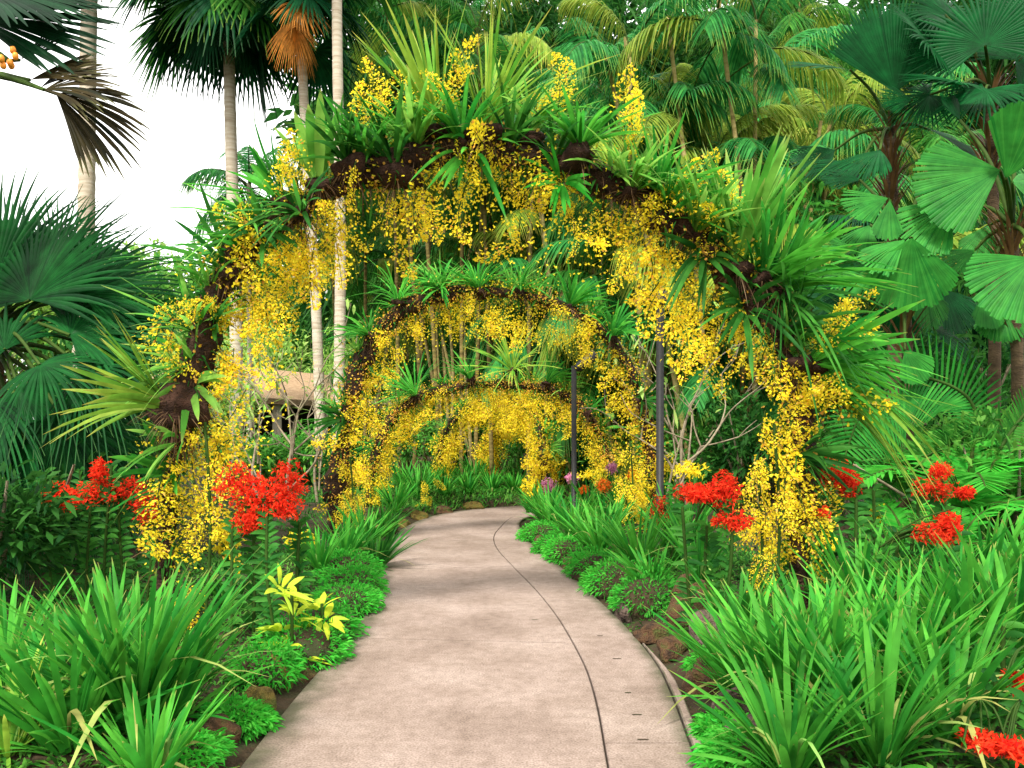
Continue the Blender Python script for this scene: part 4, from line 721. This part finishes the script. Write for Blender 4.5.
for i, (px, py, lab, ax_, mat, n, L, W, sp, bd, gv, ball) in enumerate(PE): perch(px, py, 5.95 if i % 3 else 5.85, lab, ax_, 'strap_light' if mat == 'strap' and i % 2 else mat, n, L * 1.12, W, 500 + i, sp, bd, gv, ball)
PE2 = [
 (368, 335, 11.1, 'pale green strap plant on the left shoulder of the second arch', (-.7, -.2, .7), 'strap', 34, .8), (398, 300, 11.1, 'upright strap plant on the second arch, left of its top', (-.2, -.2, 1), 'strap', 34, .8), (440, 290, 11.1, 'green strap plant on top of the second arch near the middle', (0, -.3, 1), 'strap', 36, .75),
 (478, 288, 11.1, 'dense green strap plant at the middle of the second arch', (.1, -.2, 1), 'strap', 38, .8), (520, 290, 11.1, 'strap plant with pale leaves right of the middle of the second arch', (.2, -.3, 1), 'strap', 34, .75), (570, 305, 11.1, 'green strap plant on the right shoulder of the second arch', (.4, -.2, .9), 'strap', 36, .8),
 (612, 335, 11.1, 'fresh green plant jutting right from the second arch', (.7, -.3, .6), 'strap', 40, .8), (642, 400, 11.0, 'small dark plant on the right leg of the second arch', (.5, -.7, .4), 'strap_dark', 20, .5), (345, 420, 11.0, 'small dark plant on the left leg of the second arch', (-.4, -.8, .4), 'strap_dark', 20, .45),
 (415, 395, 14.8, 'pale strap plant on the left of the third arch', (-.4, -.3, .9), 'strap', 30, .8), (470, 378, 14.8, 'strap plant near the top of the third arch', (0, -.3, 1), 'strap', 34, .85), (512, 370, 14.8, 'yellow green strap plant at the very top of the third arch', (.1, -.3, 1), 'strap_yellow', 40, .9), (548, 382, 14.8, 'strap plant right of the top of the third arch', (.3, -.3, 1), 'strap', 34, .85), (590, 412, 14.8, 'strap plant on the right shoulder of the third arch', (.6, -.3, .7), 'strap', 30, .8)]
for i, (px, py, Y, lab, ax_, mat, n, L) in enumerate(PE2): q_ = rng(560 + i); perch(px, py, Y, lab, V(*ax_) + q_.normal(0, .25, 3), mat, int(n * q_.uniform(.8, 1.7)), L * q_.uniform(.7, 1.2), q_.uniform(.025, .04), 560 + i, q_.uniform(.6, 1.1), .25, q_.uniform(.25, .6), .08, 'strap leaved plants perched on the farther arches')

# ------------------------------------------------------------------ red orchids and other bed flowers
def flower_cloud(mb, c, R, n, size, r, m):
    p = unit(r.normal(size=(n, 3))) * (r.random(n) ** .5)[:, None] * np.asarray(R) + np.asarray(c)
    for k in range(3):
        d = unit(r.normal(size=(n, 3)) + V(0, -.3, .2)); ribbons(mb, p, d, np.cross(d, r.normal(size=(n, 3))), size, size * .33, V(0, 0, -.15), LEAF, 2, 0, m=m, var=np.repeat(r.random(1), n) * 0 + r.random(n), r=r)
def red_orchid(px, Y, lab, sprays, canes, h, seed, mat='red', group='red orchids in the beds', nbl=150):
    """sprays: (px, py, half width in px, half height in px) of each flower head"""
    c = G(px, Y); root = thing('red_orchid', lab, 'orchid', c, group); r = rng(seed)
    for dx in canes:
        b = V(dx * Y / F, r.normal(0, .12), 0); top = b + V(r.normal(0, .05), 0, h * r.uniform(.8, 1.05))
        mb = MB(); cn = spline([b, (b + top) / 2 + V(r.normal(0, .03), 0, 0), top], 12); tube(mb, cn, .012, 5, 1)
        n = int(h * 44); t = np.linspace(.06, 1, n); bp = b + (top - b) * t[:, None]; a = r.uniform(-.5, .5); s = np.where(np.arange(n) % 2, 1., -1.)
        d = np.stack([s * math.cos(a), s * math.sin(a), 0 * s + .8], 1) + r.normal(0, .28, (n, 3))
        ribbons(mb, bp, d, V(0, .3, 1) + 0 * d, r.uniform(.09, .14, n), .036, V(0, 0, -.4), STRAP, 4, .3, 2, 0, r=r)
        mb.build('cane', [M['strap_dark'], M['stem']], root)
    for (sx, sy, hw, hh) in sprays:
        p = P(sx, sy, Y - .15) - c; mb = MB()
        b = V(canes[int(r.integers(0, len(canes)))] * Y / F, 0, h * .85)
        for k in range(4):
            q = p + V(r.normal(0, hw * .6), 0, r.normal(0, hh * .4)) * Y / F * V(1, 1, 1); tube(mb, spline([b, (b + q) / 2 + V(0, 0, .05), q], 6), .005, 4, 1)
        flower_cloud(mb, p, (hw * Y / F, .12, hh * Y / F), int(nbl * 1.7), .034, r, 0)
        mb.build('flower_spray', [M[mat], M['stem']], root)
red_orchid(62, 6.6, 'red orchid with small loose heads at the far left under the fan palm', [(55, 494, 16, 14), (72, 500, 12, 12)], (-8, 6), 1.05, 601)
red_orchid(118, 6.4, 'red orchid with a broad dense head just left of the first arch', [(92, 492, 20, 15), (128, 492, 26, 17), (148, 508, 14, 18), (102, 472, 9, 14)], (-40, -22, -4, 14, 30), 1.1, 602, nbl=110)
red_orchid(268, 5.75, 'largest red orchid, inside the left foot of the first arch', [(235, 485, 22, 24), (262, 495, 22, 22), (290, 480, 18, 24), (250, 520, 18, 14), (285, 505, 20, 16)], (-30, -14, 0, 16, 32), 1.0, 603, nbl=120)
red_orchid(672, 8.6, 'red orchid right of the second arch leg, pointing right', [(690, 492, 18, 10), (660, 510, 10, 16)], (-8, 10), .85, 604)
red_orchid(722, 5.75, 'red orchid with a tall drooping head inside the right foot of the first arch', [(724, 490, 16, 20), (732, 520, 20, 10), (700, 494, 18, 9)], (-26, -10, 4), .95, 605)
red_orchid(838, 6.1, 'red orchid just right of the right foot of the first arch', [(834, 472, 20, 16), (848, 484, 12, 14)], (-50, -32, -12, 8, 28), 1.0, 606, nbl=120)
red_orchid(935, 6.6, 'red orchid with two tiers in front of the dark bush on the right', [(935, 488, 24, 14), (940, 470, 10, 8), (965, 492, 8, 6)], (-18, 4, 24), .9, 607, nbl=90)
red_orchid(930, 5.2, 'low red orchid rising out of the strap leaves on the right', [(936, 534, 22, 12), (948, 524, 10, 12)], (-50, -24, 0, 26), .72, 608, nbl=110)
red_orchid(815, 5.9, 'single small red bloom beside the right foot of the first arch', [(823, 512, 7, 6)], (-6, 12), .8, 609, nbl=30)
red_orchid(1018, 3.8, 'red orchid cut by the right edge above the bottom corner', [(1020, 682, 14, 9)], (-4, 10), .42, 610, nbl=60)
red_orchid(1000, 3.45, 'low red orchid in the bottom right corner', [(985, 742, 20, 8), (1012, 748, 18, 9)], (-20, 6, 22), .3, 611, nbl=110)
for i, (px, py, Y, mat, hw, hh, lab) in enumerate([(548, 486, 13.5, 'pink', 9, 8, 'pink orchid in the bed near the far bend, left of the lamp post'), (572, 478, 14.5, 'pink', 7, 6, 'pink orchid at the foot of the short lamp post'), (612, 468, 13, 'pink', 5, 6, 'small pink orchid above the yellow flowers'), (604, 486, 12.5, 'orange', 8, 7, 'orange orchid left of the second arch foot'), (634, 476, 12, 'orange', 7, 7, 'orange yellow orchid beside the second arch foot'), (584, 490, 13, 'orange', 4, 4, 'small salmon orchid between the pink and the orange ones'), (590, 474, 13.8, 'yellow', 22, 7, 'broad yellow orchid head in the far right bed'), (530, 486, 15.5, 'yellow', 9, 12, 'yellow orchid head at the inside of the far bend'), (664, 466, 11, 'yellow', 14, 16, 'yellow orchid just right of the second arch foot'), (300, 540, 8.5, 'yellow', 16, 10, 'yellow orchid low behind the largest red orchid'), (228, 535, 6.4, 'yellow', 16, 20, 'yellow orchid low beside the left foot of the first arch'), (690, 470, 10, 'yellow', 18, 10, 'yellow orchid above the right red orchid'), (880, 512, 7.5, 'yellow', 6, 8, 'small yellow bloom among the canes on the right')]):
    c = G(px, Y); root = thing('bed_orchid', lab, 'orchid', c, 'small orchids in the beds'); r = rng(640 + i); p = P(px, py, Y) - c
    mb = MB()
    for k in range(5): q = p + V(r.normal(0, hw * .5), 0, r.normal(0, hh * .4)) * Y / F; tube(mb, spline([V(r.normal(0, .05), 0, 0), q * .5, q], 5), .008, 4)
    tuft(mb, (0, 0, 0), (0, 0, 1), 16, max(.3, p[2] * .7), .04, .5, .25, .15, r); mb.build('leaves', M['strap'], root)
    mb = MB(); flower_cloud(mb, p, (hw * Y / F, .12, hh * Y / F), 110, .055, r, 0); mb.build('flower_head', M[mat], root)

# ------------------------------------------------------------------ strap-leaved lilies
LF = [ # px, Y, n, L, W, lean, label
 (135, 3.95, 70, 1.05, .05, (-.05, 0, 1), 'biggest strap leaved lily at the lower left, in front of the arch foot'),
 (172, 4.1, 34, .85, .045, (.05, 0, 1), 'strap leaved lily arching over the path edge at the lower left'),
 (70, 3.7, 44, .9, .045, (-.2, 0, 1), 'strap leaved lily left of the biggest one, leaning left'),
 (150, 3.45, 30, .6, .045, (0, -.1, 1), 'strap leaved lily at the bottom edge in the lower left'),
 (5, 4.5, 32, .8, .04, (-.1, 0, 1), 'strap leaved lily cut by the left edge'),
 (110, 4.9, 34, .9, .045, (0, 0, 1), 'strap leaved lily behind the biggest one on the left'),
 (748, 4.5, 34, .8, .045, (-.15, 0, 1), 'strap leaved lily spilling over the rocks at the right path edge'),
 (790, 4.2, 46, .95, .048, (-.1, 0, 1), 'strap leaved lily second from the path on the lower right'),
 (840, 4.1, 56, 1.0, .05, (-.05, 0, 1), 'large strap leaved lily in the middle of the lower right bed'),
 (905, 4.3, 50, 1.0, .05, (0, 0, 1), 'strap leaved lily right of the middle of the lower right bed'),
 (965, 4.6, 50, 1.0, .05, (.1, 0, 1), 'strap leaved lily below the low red orchid on the right'),
 (1015, 4.5, 44, 1.0, .05, (.1, 0, 1), 'strap leaved lily at the right edge above the corner orchid'),
 (812, 5.2, 30, .7, .045, (0, 0, 1), 'strap leaved lily in front of the right foot of the arch'),
 (862, 5.5, 42, .95, .045, (0, 0, 1), 'strap leaved lily behind the large one in the right bed'),
 (925, 5.5, 40, .95, .045, (0, 0, 1), 'strap leaved lily right behind the low red orchid stems'),
 (985, 5.8, 42, 1.05, .045, (0, 0, 1), 'strap leaved lily with tall upright leaves near the right edge'),
 (1040, 5.6, 36, 1.0, .045, (0, 0, 1), 'strap leaved lily at the right edge under the leafy bush'),
 (880, 3.5, 34, .8, .045, (-.1, -.1, 1), 'strap leaved lily at the bottom edge in the lower right'),
 (790, 3.5, 34, .75, .045, (-.1, -.1, 1), 'low strap leaved lily at the bottom edge beside the path moss'),
 (950, 3.7, 36, .85, .045, (0, 0, 1), 'strap leaved lily behind the corner orchid'),
 (738, 5.5, 18, .75, .04, (0, 0, 1), 'thin strap leaved lily beside the grey rock on the right'),
 # along the far beds
 (640, 8.2, 40, .85, .045, (-.1, 0, 1), 'lily clump in front of the second arch right foot'), (600, 9.3, 40, .8, .045, (-.15, 0, 1), 'lily clump spilling to the path left of the second arch foot'), (575, 10.6, 38, .8, .045, (-.1, 0, 1), 'lily clump below the pink orchids on the right of the path'),
 (550, 12.3, 38, .8, .045, (-.1, 0, 1), 'lily clump at the narrowest part of the path on the right'), (540, 14.2, 34, .75, .045, (-.1, 0, 1), 'lily clump at the inner corner of the far bend'), (590, 12.8, 38, .85, .045, (0, 0, 1), 'lily clump under the orange orchid'), (625, 11.9, 34, .85, .045, (0, 0, 1), 'lily clump just behind the second arch right foot'), (680, 8.6, 44, .95, .045, (0, 0, 1), 'tall lily clump below the right red orchid'), (700, 7.4, 30, .85, .04, (0, 0, 1), 'lily clump left of the drooping red head'), (610, 10.0, 34, .75, .045, (0, 0, 1), 'low lily clump between the second arch foot and the mounds'),
 (655, 7.2, 26, .6, .045, (-.2, 0, 1), 'small lily clump behind the brown mossy rocks'),
 (365, 10.4, 40, .75, .045, (.15, 0, 1), 'lily clump at the left foot of the second arch'), (375, 9.3, 38, .7, .045, (.2, 0, 1), 'dark lily clump drooping to the left path edge'), (395, 14.4, 36, .75, .045, (0, 0, 1), 'lily clump left of the path near the third arch'), (418, 16.6, 40, .95, .045, (0, 0, 1), 'upright lily clump left of the far bend'), (445, 18.6, 34, .9, .045, (0, 0, 1), 'lily clump behind the far bend of the path'), (385, 12.2, 34, .7, .045, (.1, 0, 1), 'lily clump between the second and third arch on the left'), (475, 20, 34, .9, .045, (0, 0, 1), 'farthest lily clump, straight beyond the bend'), (430, 18.0, 34, .8, .045, (0, 0, 1), 'lily clump at the outer edge of the far bend, under the bush'), (462, 18.4, 34, .8, .045, (0, 0, 1), 'lily clump at the outer bend under the fourth arch'), (490, 18.6, 34, .85, .045, (0, 0, 1), 'lily clump at the outer bend inside the farthest arch'), (515, 19.2, 34, .9, .045, (0, 0, 1), 'lily clump at the outer bend behind the yellow leg'), (405, 17.8, 34, .85, .045, (0, 0, 1), 'lily clump under the round bush at the far left bend'),
 (468, 17.3, 34, .6, .045, (0, 0, 1), 'low lily clump at the outer edge of the far bend'), (492, 17.7, 34, .6, .045, (0, 0, 1), 'low lily clump straight ahead where the path turns away'), (514, 18.1, 34, .65, .045, (0, 0, 1), 'low lily clump beside the yellow leg where the path turns away'), (445, 16.9, 34, .6, .045, (0, 0, 1), 'low lily clump behind the brown stones of the bend'),
 (345, 9.0, 30, .7, .045, (.1, 0, 1), 'lily clump right of the largest red orchid'), (320, 8.2, 26, .6, .04, (0, 0, 1), 'small lily clump behind the lime green plants'),
]
for i, (px, Y, n, L, W, ln, lab) in enumerate(LF): strap_plant(px, Y, lab, rng(700 + i), n, L, W, 'strap_dark' if 'dark' in lab else 'strap', ln, wither=3 if Y < 5 else 1)
strap_plant(8, 3.6, 'cane plant with olive and reddish leaves at the bottom left corner', rng(790), 26, .65, .035, 'strap_yellow', (-.1, 0, 1), .8, group='odd plants at the bed edges', wither=2)
# lime-leaved plants
for i, (px, Y, h, lab) in enumerate([(292, 5.35, .5, 'lime yellow leafy plant behind the rocks on the left'), (322, 5.7, .4, 'smaller lime yellow plant nearer the path on the left')]):
    c = G(px, Y); root = thing('lime_plant', lab, 'plant', c, 'lime yellow plants on the left'); r = rng(800 + i)
    mb = MB(); 
    for k in range(6 - i): tuft(mb, V(r.normal(0, .07), r.normal(0, .05), .05 + h * .2 * k), (r.normal(0, .3), r.normal(0, .2), 1), 10, .17, .05, 1.2, .4, .55, r, LEAF, 5)
    mb.build('leaves', M['lime'], root); mb = MB(); tube(mb, [V(0, 0, -.05), V(0, 0, h)], .012, 5); mb.build('stem', M['stem'], root)
# great feather leaf and ferns on the right
c = G(905, 8.6); root = thing('cycad', 'low cycad with one great arching feather leaf on the right', 'cycad', c); r = rng(820)
for k, (x0, y0, pts) in enumerate([(960, 470, [(985, 470), (965, 395), (915, 378), (868, 405), (840, 470)]), (985, 470, [(985, 470), (1000, 420), (960, 440), (905, 470), (880, 500)]), (985, 470, [(985, 470), (1040, 400), (1080, 380), (1130, 400)])]):
    rc = spline([P(a, b, 8.4 - .3 * k) - c for a, b in pts], 60)[8:]; tg = unit(np.gradient(rc, axis=0)); mb = MB(); tube(mb, rc, np.linspace(.02, .008, len(rc)), 5, 1)
    for s in (-1, 1):
        nn = unit(np.cross(tg, V(0, -1, 0))) * s; t = np.linspace(0, 1, len(rc)); ribbons(mb, rc, nn + tg * .45 + V(0, -.25, 0), tg, .62 * np.sin(PI * (.15 + .75 * t)) * (1 if k == 0 else .55), .03, V(0, 0, -.15), NEEDLE, 4, .3, r=r)
    mb.build('frond', [M['palm' if k else 'licuala'], M['stem']], root)
def fern(px, Y, lab, seed, L=.6, mat='fern', n=9, h=.05):
    c = G(px, Y); root = thing('fern', lab, 'fern', c, 'ferns in the right bed'); r = rng(seed)
    for k in range(n): put('frond', FERN[k % 3], root, (0, 0, h), (0, 0, k * 2.4 + r.normal(0, .2)), L * r.uniform(.8, 1.15))
FERN = variants(feather_frond, [dict(elev=E(e), L=1., n=30, curve=1.4, ll=.3, lw=.035, droop=.15, base=.1, mats=LEAFM('fern')) for e in (75, 55, 30)], 830)
fern(968, 7.6, 'fern with bright arching fronds in front of the great feather leaf', 831, 1.15, h=.55); fern(1010, 8.2, 'fern with bright fronds at the right edge', 832, 1.1, h=.6)
fern(905, 7.2, 'pale fern among the cane orchids on the right', 833, .6, h=.35); fern(960, 6.6, 'small pale fern above the strap leaves on the right', 834, .6, h=.35)

# ------------------------------------------------------------------ edging: rocks and mounds
def on_edge(side, Y, off):
    e = pl if side < 0 else pr; k = int(np.argmin(abs(e[:300, 1] - Y))); return e[k, 0] + side * off, e[k, 1]
ROCK = [ # side, Y, offset, size, mat, label
 (-1, 4.05, .2, (.11, .15, .11), 'rock_moss', 'large mossy rock at the path edge in the lower left'), (-1, 4.55, .16, (.12, .14, .12), 'rock_olive', 'brown rock above the large mossy one on the left edge'), (-1, 4.95, .2, (.12, .13, .14), 'rock_olive', 'yellowish lichen covered rock on the left edge'), (-1, 5.9, .38, (.16, .14, .15), 'rock', 'reddish grey rock behind the left green mounds'), (-1, 6.2, .5, (.13, .12, .16), 'rock_moss', 'small red brown rock below the lime yellow plant'), (-1, 6.6, .1, (.1, .12, .1), 'rock', 'dark rock between two left mounds at the path edge'), (-1, 3.6, .15, (.14, .14, .1), 'rock_moss', 'dark mossy rock at the bottom of the left edge'), (-1, 5.3, .08, (.1, .16, .07), 'rock_moss', 'low dark stone under the left mound'),
 (-1, 12.6, .12, (.14, .25, .12), 'rock_moss', 'brown edging stone left of the narrow part of the path'), (-1, 13.6, .12, (.14, .28, .12), 'rock_olive', 'mossy edging stone further along the left bend'), (-1, 14.6, .14, (.2, .22, .13), 'rock_olive', 'olive edging stone at the left bend'), (-1, 15.6, .14, (.3, .18, .13), 'rock_moss', 'brown edging stone at the outer bend'), (-1, 16.3, .14, (.35, .16, .13), 'rock_olive', 'farthest edging stone at the outer bend'),
 (1, 3.95, .3, (.13, .16, .13), 'rock', 'grey brown rock beside the drain groove at the lower right'), (1, 4.4, .32, (.14, .15, .15), 'rock', 'dark purple rock above the lowest right one'), (1, 4.95, .22, (.14, .2, .15), 'rock_moss', 'brown mossy rock at the middle of the right edge'), (1, 5.35, .42, (.22, .2, .24), 'rock', 'largest pale grey rock on the right edge'), (1, 5.7, .16, (.13, .16, .14), 'rock_moss', 'rusty mossy rock just left of the pale grey one'), (1, 6.2, .12, (.16, .16, .13), 'rock_moss', 'rusty brown rock next to the path at the right'), (1, 6.35, .5, (.2, .17, .2), 'rock_moss', 'rusty mossy rock behind the pale grey one'), (1, 6.8, .65, (.22, .2, .2), 'rock_moss', 'broad brown moss mound at the foot of the lilies'), (1, 6.9, .08, (.1, .14, .12), 'rock', 'small dark rock below the first right mound'), (1, 9.4, .1, (.1, .2, .12), 'rock_moss', 'brown stone between the right mounds'), (1, 11.0, .12, (.14, .2, .13), 'rock_moss', 'brown edging stone at the right of the narrow part'), (1, 12.4, .1, (.12, .2, .14), 'rock_moss', 'dark edging stone at the inner side of the bend'), (1, 4.7, .5, (.13, .14, .2), 'rock_olive', 'olive rock half hidden under the right lily leaves'),
]
for i, (sd_, Y, off, s, mat, lab) in enumerate(ROCK):
    x, y = on_edge(sd_, Y, off); r = rng(850 + i); mb = MB(); s = tuple(.74 * q for q in s); blob(mb, V(0, 0, 0), s, r, .5, 20)
    o = mb.build('rock', M[mat]); o.location = (x, y, gz(x, y) + s[2] * .35); tag(o, lab, 'rock', 'rocks edging the path')
MOUND = [(-1, 4.3, .2, .17, .12, 'small low green mound between the brown rocks at the lower left'), (-1, 3.75, .3, .2, .11, 'flat green mound at the bottom of the left path edge'), (1, 5.05, .34, .17, .13, 'small green mound among the brown rocks on the right'), (-1, 5.0, .28, .2, .2, 'lowest bright green mound on the left edge'), (-1, 5.55, .2, .27, .24, 'big bright green mound left of the path'), (-1, 6.1, .22, .27, .22, 'bright green mound beside the reddish grey rock'), (-1, 7.1, .2, .28, .2, 'green mound below the smaller lime plant'), (-1, 7.8, .25, .3, .22, 'green mound at the left where the path narrows'), (-1, 8.5, .3, .28, .2, 'small green mound under the drooping dark lily'),
 (1, 3.75, .3, .22, .12, 'fine mossy mound at the bottom right of the path'), (1, 4.2, .2, .14, .08, 'small moss patch between rock and drain groove'), (1, 7.0, .3, .3, .26, 'bright green mound nearest the brown rocks on the right'), (1, 7.9, .26, .32, .28, 'largest bright green mound right of the path'), (1, 8.7, .25, .28, .24, 'green mound third from the rocks on the right'), (1, 9.8, .22, .28, .24, 'green mound below the lily clump on the right'), (1, 10.5, .2, .25, .22, 'small green mound near the narrow part on the right'), (1, 11.6, .2, .25, .22, 'farthest green mound on the right edge')]
for i, (sd_, Y, off, rr, h, lab) in enumerate(MOUND):
    rr *= 1.25; h *= 1.25
    x, y = on_edge(sd_, Y, off); r = rng(880 + i); c = V(x, y, gz(x, y)); root = thing('moss_mound', lab, 'plant', c, 'bright green mounds along the path')
    n = 2400; p = unit(r.normal(size=(n, 3)) * V(1, 1, .8)); p[:, 2] = abs(p[:, 2]); k = unit(r.normal(size=(6, 3))); bump = 1 + .15 * np.cos(4 * p @ k.T).mean(1) * 2
    p = p * V(rr, rr, h) * (bump * r.uniform(.55, 1.02, n))[:, None]; d = unit(p * V(1, 1, 1.5) + r.normal(0, .12, (n, 3))); mb = MB()
    ribbons(mb, p, d, r.normal(size=(n, 3)), r.uniform(.04, .075, n), .017, V(0, 0, -.35), DIAM, 3, 0, r=r); mb.build('leaves', M['fern'], root)
    mb = MB(); blob(mb, V(0, 0, 0), (rr * .75, rr * .75, h * .7), r, .15, 9); mb.build('cushion', M['soil'], root)
